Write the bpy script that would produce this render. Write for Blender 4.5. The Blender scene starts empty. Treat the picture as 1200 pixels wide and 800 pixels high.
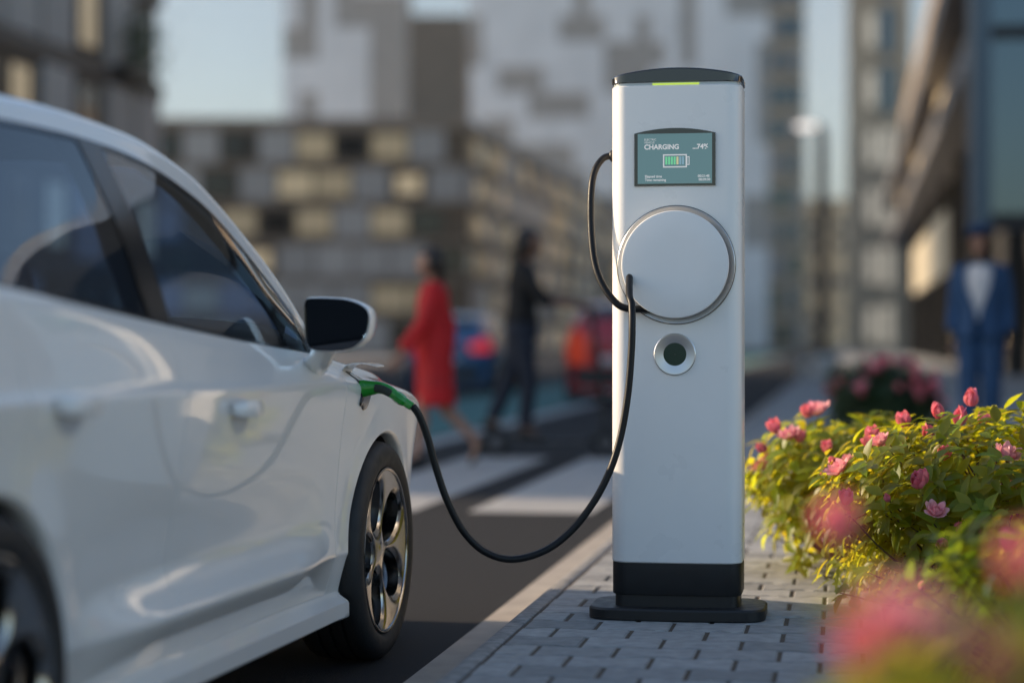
import bpy, bmesh, math, random
import numpy as np
from mathutils import Vector, Matrix
random.seed(7)
SC = bpy.context.scene
COL = SC.collection
PI = math.pi

# ------------------------------------------------------------------ frame of the place
F_PX = 2400.0            # focal length in 1200-wide pixels
CAM_H = 0.93
def P(px, py, d):        # picture point at depth d -> metres
    return Vector(((px-600)/F_PX*d, d, CAM_H-(py-400)/F_PX*d))
ST = math.atan(0.163)    # the street runs 9.3 degrees to the right of the view
FS = Vector((math.sin(ST), math.cos(ST), 0)); RS = Vector((math.cos(ST), -math.sin(ST), 0))
K0 = Vector((-0.924, 0, 0))
def S(p, q, z=0.0):      # street coordinates: p right of the kerb, q along the street
    v = K0 + RS*p + FS*q
    return Vector((v.x, v.y, z))

# ------------------------------------------------------------------ helpers
def link(o, parent=None):
    COL.objects.link(o)
    if parent is not None: o.parent = parent
    return o
def tag(o, label=None, cat=None, group=None, kind=None):
    if label: o['label'] = label
    if cat: o['category'] = cat
    if group: o['group'] = group
    if kind: o['kind'] = kind
    return o
def empty(name, loc=(0,0,0), rz=0.0, label=None, cat=None, group=None):
    o = bpy.data.objects.new(name, None)
    o.empty_display_size = 0.1
    link(o); o.location = loc; o.rotation_euler = (0,0,rz)
    return tag(o, label, cat, group)
def mesh_obj(name, verts, faces, mat, parent=None, smooth=True, angle=None, mats=None, fm=None):
    me = bpy.data.meshes.new(name)
    me.from_pydata([tuple(v) for v in verts], [], [tuple(f) for f in faces])
    for m in (mats or [mat]): me.materials.append(m)
    if fm is not None: me.polygons.foreach_set('material_index', fm)
    if smooth:
        me.polygons.foreach_set('use_smooth', [True]*len(me.polygons))
        if angle: me.set_sharp_from_angle(angle=math.radians(angle))
    me.update()
    return link(bpy.data.objects.new(name, me), parent)
def bm_obj(name, bm, mat, parent=None, smooth=True, angle=35, recalc=True):
    if recalc: bmesh.ops.recalc_face_normals(bm, faces=bm.faces[:])
    me = bpy.data.meshes.new(name); bm.to_mesh(me); bm.free()
    me.materials.append(mat)
    if smooth:
        me.polygons.foreach_set('use_smooth', [True]*len(me.polygons))
        me.set_sharp_from_angle(angle=math.radians(angle))
    return link(bpy.data.objects.new(name, me), parent)
def copy_tree(o, parent=None):
    c = o.copy(); COL.objects.link(c)
    if parent is not None: c.parent = parent
    for ch in list(o.children): copy_tree(ch, c)
    return c
def box(bm, c, s, rz=0.0, bevel=0.0, mat=None):
    r = bmesh.ops.create_cube(bm, size=1.0)
    vs = r['verts']
    M = Matrix.Translation(Vector(c)) @ Matrix.Rotation(rz, 4, 'Z') @ Matrix.Diagonal((s[0], s[1], s[2], 1))
    if mat is not None: M = mat @ M
    bmesh.ops.transform(bm, matrix=M, verts=vs)
    if bevel > 0:
        es = list({e for v in vs for e in v.link_edges})
        bmesh.ops.bevel(bm, geom=es, offset=bevel, segments=2, profile=0.5, affect='EDGES', clamp_overlap=True)
def tube_pts(path, radii, n=12, up=None, caps=True, sy=1.0):
    """rings along a polyline -> verts, faces"""
    path = [Vector(p) for p in path]
    if not hasattr(radii, '__len__'): radii = [radii]*len(path)
    V, Fc = [], []
    t0 = (path[1]-path[0]).normalized()
    nrm = Vector((0,0,1)).cross(t0)
    if nrm.length < 1e-3: nrm = Vector((1,0,0)).cross(t0)
    nrm.normalize()
    for i, p in enumerate(path):
        a = path[max(0,i-1)]; b = path[min(len(path)-1,i+1)]
        t = (b-a).normalized()
        nrm = (nrm - t*nrm.dot(t)).normalized()
        bn = t.cross(nrm)
        for k in range(n):
            th = 2*PI*k/n
            V.append(p + (nrm*math.cos(th) + bn*(math.sin(th)*sy))*radii[i])
    for i in range(len(path)-1):
        for k in range(n):
            a = i*n+k; b = i*n+(k+1)%n
            Fc.append((a, b, b+n, a+n))
    if caps:
        Fc.append(tuple(range(n-1,-1,-1))); o=(len(path)-1)*n
        Fc.append(tuple(range(o, o+n)))
    return V, Fc
def catmull(pts, m=8):
    pts = [Vector(p) for p in pts]; out = []
    for i in range(len(pts)-1):
        p0 = pts[max(0,i-1)]; p1 = pts[i]; p2 = pts[i+1]; p3 = pts[min(len(pts)-1,i+2)]
        for k in range(m):
            t = k/m
            out.append(0.5*((2*p1)+(p2-p0)*t+(2*p0-5*p1+4*p2-p3)*t*t+(3*p1-p0-3*p2+p3)*t**3))
    out.append(pts[-1]); return out
def merge(lists):
    V, Fc = [], []
    for v, f in lists:
        o = len(V); V += list(v); Fc += [tuple(i+o for i in ff) for ff in f]
    return V, Fc
def lathe(profile, n=48, axis='Z'):
    """profile: (r, h) list, spun about local axis; closed if ends have r=0"""
    V, Fc = [], []
    for r, h in profile:
        for k in range(n):
            a = 2*PI*k/n
            V.append(Vector((r*math.cos(a), r*math.sin(a), h)))
    for i in range(len(profile)-1):
        for k in range(n):
            a = i*n+k; b = i*n+(k+1)%n
            Fc.append((a, b, b+n, a+n))
    return V, Fc
def pchip(xs, ys):
    xs = np.array(xs, float); ys = np.array(ys, float)
    h = np.diff(xs); dl = np.diff(ys)/h
    m = np.zeros_like(ys)
    m[0] = dl[0]; m[-1] = dl[-1]
    for i in range(1, len(xs)-1):
        if dl[i-1]*dl[i] <= 0: m[i] = 0
        else:
            w1 = 2*h[i]+h[i-1]; w2 = h[i]+2*h[i-1]
            m[i] = (w1+w2)/(w1/dl[i-1]+w2/dl[i])
    def f(x):
        x = min(max(x, xs[0]), xs[-1])
        i = min(int(np.searchsorted(xs, x, side='right'))-1, len(xs)-2); i = max(i, 0)
        t = (x-xs[i])/h[i]
        return float((2*t**3-3*t*t+1)*ys[i] + (t**3-2*t*t+t)*h[i]*m[i] + (-2*t**3+3*t*t)*ys[i+1] + (t**3-t*t)*h[i]*m[i+1])
    return f
def apply_mods(name, verts, edges, faces, mods, radii=None):
    """build a temporary object, run modifiers, return verts/faces"""
    me = bpy.data.meshes.new('tmp'); me.from_pydata([tuple(v) for v in verts], edges, faces)
    o = bpy.data.objects.new('tmp', me); COL.objects.link(o)
    if radii is not None:
        bm = bmesh.new(); bm.from_mesh(me)
        lay = bm.verts.layers.skin.verify()
        bm.verts.ensure_lookup_table()
        for i, r in enumerate(radii):
            bm.verts[i][lay].radius = r if hasattr(r, '__len__') else (r, r)
            bm.verts[i][lay].use_root = (i == 0)
        bm.to_mesh(me); bm.free()
    for kind, kw in mods:
        m = o.modifiers.new(kind, kind)
        for k, v in kw.items(): setattr(m, k, v)
    dg = bpy.context.evaluated_depsgraph_get(); dg.update()
    ev = o.evaluated_get(dg); m2 = ev.to_mesh()
    V = [v.co.copy() for v in m2.vertices]; Fc = [tuple(p.vertices) for p in m2.polygons]
    ev.to_mesh_clear()
    bpy.data.objects.remove(o); bpy.data.meshes.remove(me)
    return V, Fc

# ------------------------------------------------------------------ materials
def mat(name, col, rough=0.5, metal=0.0, coat=0.0, spec=0.5, noise=None, bump=None, var=None, emit=None, aniso=0):
    """noise=(scale, amount) colour mottling, bump=(scale, strength, dist), var=amount random per island"""
    m = bpy.data.materials.new(name); m.use_nodes = True
    nt = m.node_tree; b = nt.nodes['Principled BSDF']
    b.inputs['Base Color'].default_value = (*col, 1); b.inputs['Roughness'].default_value = rough
    b.inputs['Metallic'].default_value = metal; b.inputs['Coat Weight'].default_value = coat
    b.inputs['Coat Roughness'].default_value = 0.03
    b.inputs['Specular IOR Level'].default_value = spec
    tc = nt.nodes.new('ShaderNodeTexCoord')
    last = None
    if noise:
        n = nt.nodes.new('ShaderNodeTexNoise'); n.inputs['Scale'].default_value = noise[0]; n.inputs['Detail'].default_value = 5
        nt.links.new(tc.outputs['Object'], n.inputs['Vector'])
        mr = nt.nodes.new('ShaderNodeMapRange'); mr.inputs[1].default_value = 0.3; mr.inputs[2].default_value = 0.7
        mr.inputs[3].default_value = 1-noise[1]; mr.inputs[4].default_value = 1+noise[1]
        nt.links.new(n.outputs['Fac'], mr.inputs[0])
        last = mr.outputs[0]
        r2 = nt.nodes.new('ShaderNodeMapRange'); r2.inputs[1].default_value=.3; r2.inputs[2].default_value=.7
        r2.inputs[3].default_value = max(0, rough-.08); r2.inputs[4].default_value = min(1, rough+.08)
        nt.links.new(n.outputs['Fac'], r2.inputs[0]); nt.links.new(r2.outputs[0], b.inputs['Roughness'])
    if var:
        g = nt.nodes.new('ShaderNodeNewGeometry')
        mr = nt.nodes.new('ShaderNodeMapRange'); mr.inputs[3].default_value = 1-var; mr.inputs[4].default_value = 1+var
        nt.links.new(g.outputs['Random Per Island'], mr.inputs[0])
        if last is None: last = mr.outputs[0]
        else:
            mm = nt.nodes.new('ShaderNodeMath'); mm.operation = 'MULTIPLY'
            nt.links.new(last, mm.inputs[0]); nt.links.new(mr.outputs[0], mm.inputs[1]); last = mm.outputs[0]
    if last is not None:
        hs = nt.nodes.new('ShaderNodeHueSaturation'); hs.inputs['Color'].default_value = (*col, 1)
        nt.links.new(last, hs.inputs['Value']); nt.links.new(hs.outputs[0], b.inputs['Base Color'])
    if bump:
        n = nt.nodes.new('ShaderNodeTexNoise'); n.inputs['Scale'].default_value = bump[0]; n.inputs['Detail'].default_value = 6
        nt.links.new(tc.outputs['Object'], n.inputs['Vector'])
        bp = nt.nodes.new('ShaderNodeBump'); bp.inputs['Strength'].default_value = bump[1]; bp.inputs['Distance'].default_value = bump[2]
        nt.links.new(n.outputs['Fac'], bp.inputs['Height']); nt.links.new(bp.outputs[0], b.inputs['Normal'])
    if emit:
        b.inputs['Emission Color'].default_value = (*emit[0], 1); b.inputs['Emission Strength'].default_value = emit[1]
    return m
def glass_mat(name, tint, gloss=1.0, rough=0.01, f0=0.04):
    m = bpy.data.materials.new(name); m.use_nodes = True; nt = m.node_tree
    for n in list(nt.nodes): nt.nodes.remove(n)
    out = nt.nodes.new('ShaderNodeOutputMaterial'); mix = nt.nodes.new('ShaderNodeMixShader')
    tr = nt.nodes.new('ShaderNodeBsdfTransparent'); gl = nt.nodes.new('ShaderNodeBsdfGlossy')
    tr.inputs[0].default_value = (*tint, 1); gl.inputs['Roughness'].default_value = rough
    gl.inputs[0].default_value = (gloss, gloss, gloss, 1)
    g = nt.nodes.new('ShaderNodeNewGeometry'); d = nt.nodes.new('ShaderNodeVectorMath'); d.operation = 'DOT_PRODUCT'
    nt.links.new(g.outputs['Normal'], d.inputs[0]); nt.links.new(g.outputs['Incoming'], d.inputs[1])
    def mth(op, a, b=None):
        n = nt.nodes.new('ShaderNodeMath'); n.operation = op
        for k, x in enumerate((a, b)):
            if x is None: continue
            if isinstance(x, (int, float)): n.inputs[k].default_value = x
            else: nt.links.new(x, n.inputs[k])
        return n.outputs[0]
    s5 = mth('POWER', mth('SUBTRACT', 1.0, mth('ABSOLUTE', d.outputs['Value'])), 5.0)     # Schlick reflectance, same from both sides of the pane
    nt.links.new(mth('ADD', mth('MULTIPLY', s5, 1-f0), f0), mix.inputs[0])
    nt.links.new(tr.outputs[0], mix.inputs[1]); nt.links.new(gl.outputs[0], mix.inputs[2])
    nt.links.new(mix.outputs[0], out.inputs[0]); return m
def leaf_mat(name, col, trans, var=0.3, hue=0.03, tw=0.5):
    m = bpy.data.materials.new(name); m.use_nodes = True; nt = m.node_tree
    for n in list(nt.nodes): nt.nodes.remove(n)
    out = nt.nodes.new('ShaderNodeOutputMaterial'); mix = nt.nodes.new('ShaderNodeMixShader'); mix.inputs[0].default_value = tw
    pb = nt.nodes.new('ShaderNodeBsdfPrincipled'); pb.inputs['Roughness'].default_value = 0.42
    tl = nt.nodes.new('ShaderNodeBsdfTranslucent')
    g = nt.nodes.new('ShaderNodeNewGeometry')
    for src, dst in ((col, pb.inputs['Base Color']), (trans, tl.inputs[0])):
        hs = nt.nodes.new('ShaderNodeHueSaturation'); hs.inputs['Color'].default_value = (*src, 1)
        a = nt.nodes.new('ShaderNodeMapRange'); a.inputs[3].default_value = 1-var; a.inputs[4].default_value = 1+var
        h = nt.nodes.new('ShaderNodeMapRange'); h.inputs[3].default_value = 0.5+hue; h.inputs[4].default_value = 0.5-hue
        wn = nt.nodes.new('ShaderNodeTexWhiteNoise'); wn.noise_dimensions = '1D'
        nt.links.new(g.outputs['Random Per Island'], wn.inputs['W'])
        nt.links.new(g.outputs['Random Per Island'], a.inputs[0]); nt.links.new(wn.outputs['Value'], h.inputs[0])
        nt.links.new(a.outputs[0], hs.inputs['Value']); nt.links.new(h.outputs[0], hs.inputs['Hue'])
        nt.links.new(hs.outputs[0], dst)
    nt.links.new(pb.outputs[0], mix.inputs[1]); nt.links.new(tl.outputs[0], mix.inputs[2])
    nt.links.new(mix.outputs[0], out.inputs[0]); return m

M = {}
M['asphalt'] = mat('asphalt', (.020,.021,.024), .8, spec=.3, noise=(110,.45), bump=(220,1.0,.014))
M['far_pave'] = mat('far_paving', (.26,.25,.24), .85, noise=(2,.15))
M['kerb'] = mat('kerb_concrete', (.27,.26,.25), .9, noise=(30,.3), bump=(120,.6,.006))
M['gutter'] = mat('gutter_concrete', (.38,.335,.285), .85, noise=(6,.15), bump=(120,.5,.005))
M['grout'] = mat('paver_joint_sand', (.10,.075,.055), .95, noise=(30,.2), bump=(200,.5,.004))
M['paver'] = mat('concrete_paver', (.30,.30,.295), .82, noise=(25,.2), var=.22, bump=(160,.5,.004))
M['paint_road'] = mat('road_paint', (.40,.39,.37), .7, noise=(9,.14), bump=(260,.5,.006))
M['teal'] = mat('teal_lane_coating', (.045,.17,.16), .8, noise=(5,.15))
M['soil'] = mat('bed_soil', (.035,.026,.018), .95, noise=(20,.3), bump=(60,1,.02))
M['white_shell'] = mat('white_powder_coat', (.86,.85,.83), .32, coat=.25, noise=(6,.015))
M['white_disc'] = mat('white_matt_plastic', (.85,.84,.82), .5, noise=(8,.02))
M['silver'] = mat('satin_silver_metal', (.62,.63,.65), .3, metal=.9)
M['gloss_black'] = mat('gloss_black_plastic', (.012,.013,.016), .12, coat=.6)
M['matt_black'] = mat('matt_black_plastic', (.016,.016,.017), .48, noise=(30,.12))
M['rubber'] = mat('black_rubber', (.008,.008,.009), .42, spec=.3, noise=(40,.2), bump=(300,.2,.002))
M['led'] = mat('green_led', (.2,.5,.05), .4, emit=((.50,.58,.08), .62))
M['lens'] = mat('clear_strip', (.45,.5,.52), .15, coat=.5)
M['display'] = mat('teal_display', (.02,.05,.055), .2, emit=((.125,.235,.26), .44))
M['disp_white'] = mat('display_text', (.3,.3,.3), .3, emit=((.55,.55,.56), .48))
M['disp_green'] = mat('display_green', (.1,.3,.15), .3, emit=((.15,.55,.28), .48))
M['disp_yellow'] = mat('display_yellow', (.3,.3,.15), .3, emit=((.55,.5,.28), .48))
M['disp_dim'] = mat('display_dim', (.1,.2,.25), .3, emit=((.2,.32,.38), .48))
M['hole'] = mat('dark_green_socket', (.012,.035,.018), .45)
M['plug_green'] = mat('green_plug_plastic', (.018,.27,.025), .25, coat=.4, noise=(60,.1))
M['grip'] = mat('dark_grip_rubber', (.02,.03,.02), .6, bump=(400,.5,.002))
M['paint_white'] = mat('white_car_paint', (.79,.775,.75), .36, coat=1.0)
M['paint_white'].node_tree.nodes['Principled BSDF'].inputs['Coat Roughness'].default_value = .05
M['handle_shade'] = mat('handle_shade_paint', (.45,.48,.55), .35, coat=.3)  # darker bluish tone paints the shade under the door handles
M['chrome'] = mat('alloy_rim', (.34,.335,.33), .18, metal=1.0, noise=(20,.06))
M['glass'] = glass_mat('car_glass', (.52,.72,1.0), f0=.10)
M['trim'] = mat('black_trim', (.012,.012,.014), .14, spec=.5)
M['cabin'] = mat('dark_cabin_fabric', (.02,.02,.023), .8, noise=(30,.2))
M['mirror'] = mat('dark_reflection_glass', (.055,.055,.06), .04, metal=1.0)  # base darkened for the dark surroundings the glass would reflect
M['tyre'] = mat('tyre_rubber', (.014,.014,.015), .62, noise=(30,.2), bump=(150,.3,.003))
M['underbody'] = mat('black_underbody', (.01,.01,.01), .8)
M['lamp_red'] = mat('red_tail_lamp', (.3,.012,.015), .25, coat=.5, emit=((1,.05,.07), .3))
M['lamp_orange'] = mat('orange_red_tail_lamp', (.25,.02,.01), .35, coat=.2, emit=((1,.09,.03), .16))
M['headlamp'] = mat('headlamp_lens', (.7,.72,.75), .1, coat=.6)
M['plate'] = mat('plate_white', (.6,.6,.6), .5)
M['skin'] = mat('skin', (.36,.2,.14), .5)
M['skin2'] = mat('tanned_skin', (.22,.12,.08), .5)
M['hair'] = mat('dark_hair', (.016,.011,.009), .5)
M['red_dress'] = mat('red_fabric', (.52,.010,.014), .75, noise=(9,.12))
M['black_cloth'] = mat('black_fabric', (.009,.009,.010), .85)
M['navy'] = mat('navy_denim', (.014,.02,.036), .85, noise=(30,.2))
M['blue_suit'] = mat('blue_suit_fabric', (.018,.062,.15), .8, noise=(14,.12))
M['blouse'] = mat('white_blouse', (.55,.55,.57), .8)
M['shoe'] = mat('dark_leather', (.02,.017,.015), .4)
M['eye'] = mat('eye_dark', (.02,.015,.012), .15)
M['pole'] = mat('dark_grey_pole', (.05,.055,.065), .45, metal=.4)
M['lamp_head'] = mat('lamp_head_glass', (.8,.75,.7), .3, emit=((1,.90,.82), .75))
M['leaf'] = leaf_mat('bush_leaf', (.12,.16,.013), (.80,.74,.03))
M['leaf_dark'] = leaf_mat('hedge_leaf', (.03,.06,.015), (.08,.12,.02), tw=.3)
M['stem'] = mat('bush_stem', (.09,.06,.03), .7)
M['petal'] = leaf_mat('pink_petal', (.86,.24,.30), (.88,.26,.31), var=.22, hue=.015, tw=.35)
M['petal_pale'] = leaf_mat('pale_pink_petal', (.88,.42,.46), (.9,.42,.46), var=.2, hue=.015, tw=.35)
M['white_pot'] = mat('white_planter', (.7,.69,.66), .5)
M['concrete'] = mat('grey_concrete', (.25,.245,.24), .85, noise=(1.5,.12))
M['brown_wall'] = mat('brown_facade', (.12,.088,.058), .8, noise=(1.2,.15))
M['tan_wall'] = mat('tan_facade', (.42,.385,.345), .8, noise=(.8,.12))
M['grey_panel'] = mat('grey_facade_panel', (.34,.315,.285), .7, noise=(.7,.06), var=.12)
M['cream_panel'] = mat('cream_facade_panel', (.74,.55,.32), .75, noise=(.6,.08), var=.2)
M['pale_panel'] = mat('pale_facade_panel', (.78,.77,.75), .6, noise=(.3,.04), var=.06)
M['dark_win'] = mat('dark_window_glass', (.02,.019,.018), .12, coat=.2)
M['sky_win'] = mat('blue_window_glass', (.12,.16,.19), .08, metal=.7)
M['gold_win'] = mat('gold_glow_window', (.5,.4,.25), .4, emit=((1,.76,.46), .16))  # pane glow put in for golden sunlit patches on the facades
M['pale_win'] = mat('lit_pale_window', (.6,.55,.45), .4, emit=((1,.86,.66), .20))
M['fascia'] = mat('grey_fascia_metal', (.13,.13,.145), .5, metal=.2)
M['dark_metal'] = mat('dark_facade_metal', (.022,.02,.019), .5)
M['teal_metal'] = mat('teal_grey_metal', (.12,.17,.20), .5)
M['frame'] = mat('window_frame', (.06,.055,.05), .5)

M['stair_wall'] = mat('stair_brown_render', (.24,.19,.145), .85, noise=(.8,.1))
M['sunlit_glow'] = mat('sunlit_wall_glow', (.5,.44,.33), .4, emit=((1,.84,.6), .10))  # weak glow in place of sunlight on a pale wall
M['cap_cloth'] = mat('navy_cap', (.012,.035,.085), .8)

M['warm_wall'] = mat('warm_beige_facade', (.44,.35,.25), .8, noise=(.5,.12))

M['dim_veil'] = mat('sky_dimming_veil', (.97,.92,.87), 1.0, spec=0)  # half-clear material of the added veil that tones down the sky
_nt = M['dim_veil'].node_tree; _mx = _nt.nodes.new('ShaderNodeMixShader'); _tr = _nt.nodes.new('ShaderNodeBsdfTransparent')
_tc = _nt.nodes.new('ShaderNodeTexCoord'); _no = _nt.nodes.new('ShaderNodeTexNoise'); _no.inputs['Scale'].default_value = .0045; _no.inputs['Detail'].default_value = 4
_mr = _nt.nodes.new('ShaderNodeMapRange'); _mr.inputs[1].default_value = .3; _mr.inputs[2].default_value = .7; _mr.inputs[3].default_value = .34; _mr.inputs[4].default_value = .46
_nt.links.new(_tc.outputs['Object'], _no.inputs['Vector']); _nt.links.new(_no.outputs['Fac'], _mr.inputs[0]); _nt.links.new(_mr.outputs[0], _mx.inputs[0])
_nt.links.new(_tr.outputs[0], _mx.inputs[1]); _nt.links.new(_nt.nodes['Principled BSDF'].outputs[0], _mx.inputs[2]); _nt.links.new(_mx.outputs[0], _nt.nodes['Material Output'].inputs[0])
DOF = True; SKY_STR = 0.15; SUN_STR = 4.0; EXPO = 0.62
# ------------------------------------------------------------------ ground
def sheet(name, pts, z, m, kind='structure', sub=0):
    o = mesh_obj(name, [Vector((p.x, p.y, z)) for p in pts], [tuple(range(len(pts)))], m, smooth=False)
    if o.data.polygons[0].normal.z < 0:
        o.data.flip_normals()
    return tag(o, kind=kind)
def pq_sheet(name, p0, p1, q0, q1, z, m):
    return sheet(name, [S(p0,q0), S(p1,q0), S(p1,q1), S(p0,q1)], z, m)
sheet('ground', [Vector((-900,-300,0)), Vector((900,-300,0)), Vector((900,1800,0)), Vector((-900,1800,0))], -0.02, M['far_pave'])
pq_sheet('road', -16.5, -0.04, -40, 420, 0.0, M['asphalt'])
pq_sheet('cross_street', -90, -16.5, 9.0, 24.0, 0.0, M['asphalt'])
pq_sheet('bike_lane', -5.3, -3.05, 17.4, 160, 0.004, M['teal'])
pq_sheet('lane_line', -2.98, -2.72, 17.4, 160, 0.004, M['paint_road'])
bmv, bmf = [], []
for i in range(11):
    p1 = -0.44-0.98*i; p0 = p1-0.68
    o = len(bmv); bmv += [S(p0,11.1,.004), S(p1,11.1,.004), S(p1,16.3,.004), S(p0,16.3,.004)]; bmf.append((o,o+1,o+2,o+3))
tag(mesh_obj('crosswalk', bmv, bmf, M['paint_road'], smooth=False), kind='structure')
pq_sheet('gutter', -0.27, -0.056, -6, 150, 0.008, M['gutter'])
# kerb: a row of concrete kerbstones with bevelled edges in one strip
bm = bmesh.new()
q = -6.0
while q < 150:
    L = 1.0 if q < 40 else 10.0
    c = S(-0.029, q+L/2, 0.045)
    box(bm, c, (0.056, L-0.012, 0.150), rz=-ST, bevel=0.012 if q < 30 else 0)
    q += L
tag(bm_obj('kerb', bm, M['kerb'], angle=40), kind='structure')
bm = bmesh.new(); c = S(-16.6, 100, 0.03); box(bm, c, (0.2, 300, 0.2), rz=-ST); tag(bm_obj('far_kerb', bm, M['kerb']), kind='structure')
pq_sheet('sidewalk', 0.0, 16, -6, 150, 0.1158, M['grout'])
pq_sheet('far_sidewalk', 0.0, 16, 30.2, 150, 0.1175, M['paver'])
pq_sheet('side_sidewalk', 3.32, 16, -6, 30.2, 0.1175, M['paver'])
# H-shaped interlocking pavers, rows across the pavement
def wave(x, L, amp):
    t = (x/L) % 1.0
    # trapezoid wave
    if t < .18: return amp
    if t < .32: return amp - 2*amp*(t-.18)/.14
    if t < .68: return -amp
    if t < .82: return -amp + 2*amp*(t-.68)/.14
    return amp
def pavers():
    V, Fc = [], []
    L, R, amp = 0.212, 0.166, 0.0085
    rnd = random.Random(3)
    q = 2.9; row = 0
    while q < 30.0:
        off = 0 if row % 2 == 0 else L/2
        i = -1
        while True:
            x0 = i*L+off; x1 = x0+L
            if x0 > 3.3: break
            i += 1
            a = max(x0, 0.004); b = min(x1, 3.3)
            if b-a < 0.02: continue
            g = 0.0042; gq = 0.0034
            xs = [a+g]+[x0+L*t for t in (.18,.32,.68,.82) if a+g+.004 < x0+L*t < b-g-.004]+[b-g]
            bot = [(x, q + wave(x-x0, L, -amp)+gq) for x in xs]
            top = [(x, q + R + wave(x-x0, L, amp)-gq) for x in xs]
            poly = bot + top[::-1]
            cx = sum(p[0] for p in poly)/len(poly); cy = sum(p[1] for p in poly)/len(poly)
            dz = rnd.uniform(-.0012, .0012); tx = rnd.uniform(-.004,.004); ty = rnd.uniform(-.004,.004)
            n = len(poly); o = len(V)
            for p in poly: V.append(S(p[0], p[1], .1140+dz))
            for p in poly:
                s = 0.93
                px = cx+(p[0]-cx)*(1-.010/L); py = cy+(p[1]-cy)*(1-.010/R)
                V.append(S(px, py, .1200+dz+(px-cx)*tx+(py-cy)*ty))
            for k in range(n):
                k2 = (k+1) % n
                Fc.append((o+k, o+k2, o+n+k2, o+n+k))
            Fc.append(tuple(o+n+k for k in range(n)))
        q += R; row += 1
    o = mesh_obj('paving', V, Fc, M['paver'], smooth=False)
    tag(o, kind='structure')
pavers()
bed_v = []; bed_f = []
nb = 40
for j in range(13):
    for i in range(nb+1):
        q_ = -0.3+9.8*i/nb; p_ = 1.02+1.6*j/12
        bed_v.append(S(p_, q_, .121 + (0 if i in (0,nb) or j in (0,12) else .035+random.uniform(-.015,.015))))
for j in range(12):
    for i in range(nb): bed_f.append((j*(nb+1)+i, j*(nb+1)+i+1, (j+1)*(nb+1)+i+1, (j+1)*(nb+1)+i))
o = mesh_obj('flower_bed', bed_v, bed_f, M['soil']); tag(o, kind='structure')

# ------------------------------------------------------------------ charging station
def outline(hw, hd, r, bulge, nc=7, nf=12):
    """rounded rectangle, front (-y) gently bowed; counter-clockwise"""
    pts = []
    for i in range(nf+1):                      # front edge left -> right
        x = -hw+r + (2*hw-2*r)*i/nf
        pts.append((x, -hd - bulge*(1-(x/(hw-r))**2)))
    def arc(cx, cy, a0, a1):
        return [(cx+r*math.cos(a0+(a1-a0)*k/nc), cy+r*math.sin(a0+(a1-a0)*k/nc)) for k in range(1, nc+1)]
    pts += arc(hw-r, -hd+r, -PI/2, 0); pts.append((hw, hd-r)); pts += arc(hw-r, hd-r, 0, PI/2)
    pts.append((-hw+r, hd)); pts += arc(-hw+r, hd-r, PI/2, PI); pts.append((-hw, -hd+r)); pts += arc(-hw+r, -hd+r, PI, 1.5*PI)[:-1]
    return pts
def extrude(levels):
    """levels: list of (outline pts, z or z-function)"""
    V, Fc = [], []; n = len(levels[0][0])
    for pts, z in levels:
        for p in pts: V.append(Vector((p[0], p[1], z(p) if callable(z) else z)))
    for i in range(len(levels)-1):
        for k in range(n):
            a = i*n+k; b = i*n+(k+1) % n
            Fc.append((a, b, b+n, a+n))
    Fc.append(tuple(range(n-1, -1, -1))); o = (len(levels)-1)*n
    return V, Fc, list(range(o, o+n))
CH = empty('charging_station', Vector((0.4955, 6.078, 0.12)), -ST,
           'tall white charging station with teal screen and round cable cover on a black base', 'charging station')
HW, HD = 0.191, 0.113
ZB, ZT = 0.164, 1.557          # body shell above the pavement
def shell(name, levels, m, parent, angle=40, cap=True):
    V, Fc, top = extrude(levels)
    if cap: Fc.append(tuple(top))
    return mesh_obj(name, V, Fc, m, parent, angle=angle)
ol = outline(HW, HD, .048, .004, nc=10)
ol_in = outline(HW-.003, HD-.003, .046, .004, nc=10)
shell('body', [(ol_in, ZB), (ol, ZB+.003), (ol, ZT-.003), (ol_in, ZT)], M['white_shell'], CH)
shell('clear_strip', [(outline(HW-.004,HD-.004,.045,.004), ZT-.002), (outline(HW-.004,HD-.004,.045,.004), ZT+.008)], M['lens'], CH)
# green light bar in the strip
V, Fc = [], []
for i in range(17):
    x = -.068+.136*i/16
    y = -HD+.003-.004*(1-(x/(HW-.036))**2)-.0016
    V += [Vector((x, y, ZT+.0002)), Vector((x, y, ZT+.0052)), Vector((x, y+.004, ZT+.0002)), Vector((x, y+.004, ZT+.0052))]
for i in range(16):
    a = i*4; Fc += [(a, a+4, a+5, a+1), (a+1, a+5, a+7, a+3), (a, a+2, a+6, a+4)]
mesh_obj('light_bar', V, Fc, M['led'], CH)
oc = outline(HW+.001, HD+.001, .048, .004)
def dome(s): return lambda p: ZT+.0275+.0225*(1-(p[0]/HW)**2)*1.0 + .004*s
lv = [(outline(HW-.002,HD-.002,.035,.004), ZT+.008), (oc, ZT+.010), (oc, dome(-1)),
      ([(x*.985, y*.975) for x, y in oc], dome(0)), ([(x*.9, y*.85) for x, y in oc], dome(.6)), ([(x*.6, y*.5) for x, y in oc], dome(.9)), ([(x*.3, y*.2) for x, y in oc], dome(1))]
shell('cap', lv, M['gloss_black'], CH, angle=30)
shell('plinth', [(outline(HW-.004,HD-.004,.045,.004), .070), (outline(HW-.0015,HD-.0015,.047,.004), .074), (outline(HW-.0015,HD-.0015,.047,.004), ZB)], M['matt_black'], CH)
shell('neck', [(outline(HW-.010,HD-.010,.03,.004), .034), (outline(HW-.010,HD-.010,.03,.004), .071)], M['matt_black'], CH)
def bp(s): return outline(.258-s, .150-s, .075, .012, nc=10)
shell('base_plate', [(bp(.002), .0005), (bp(0), .003), (bp(0), .029), (bp(.004), .0345), (bp(.008), .036)], M['matt_black'], CH, angle=25)
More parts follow.
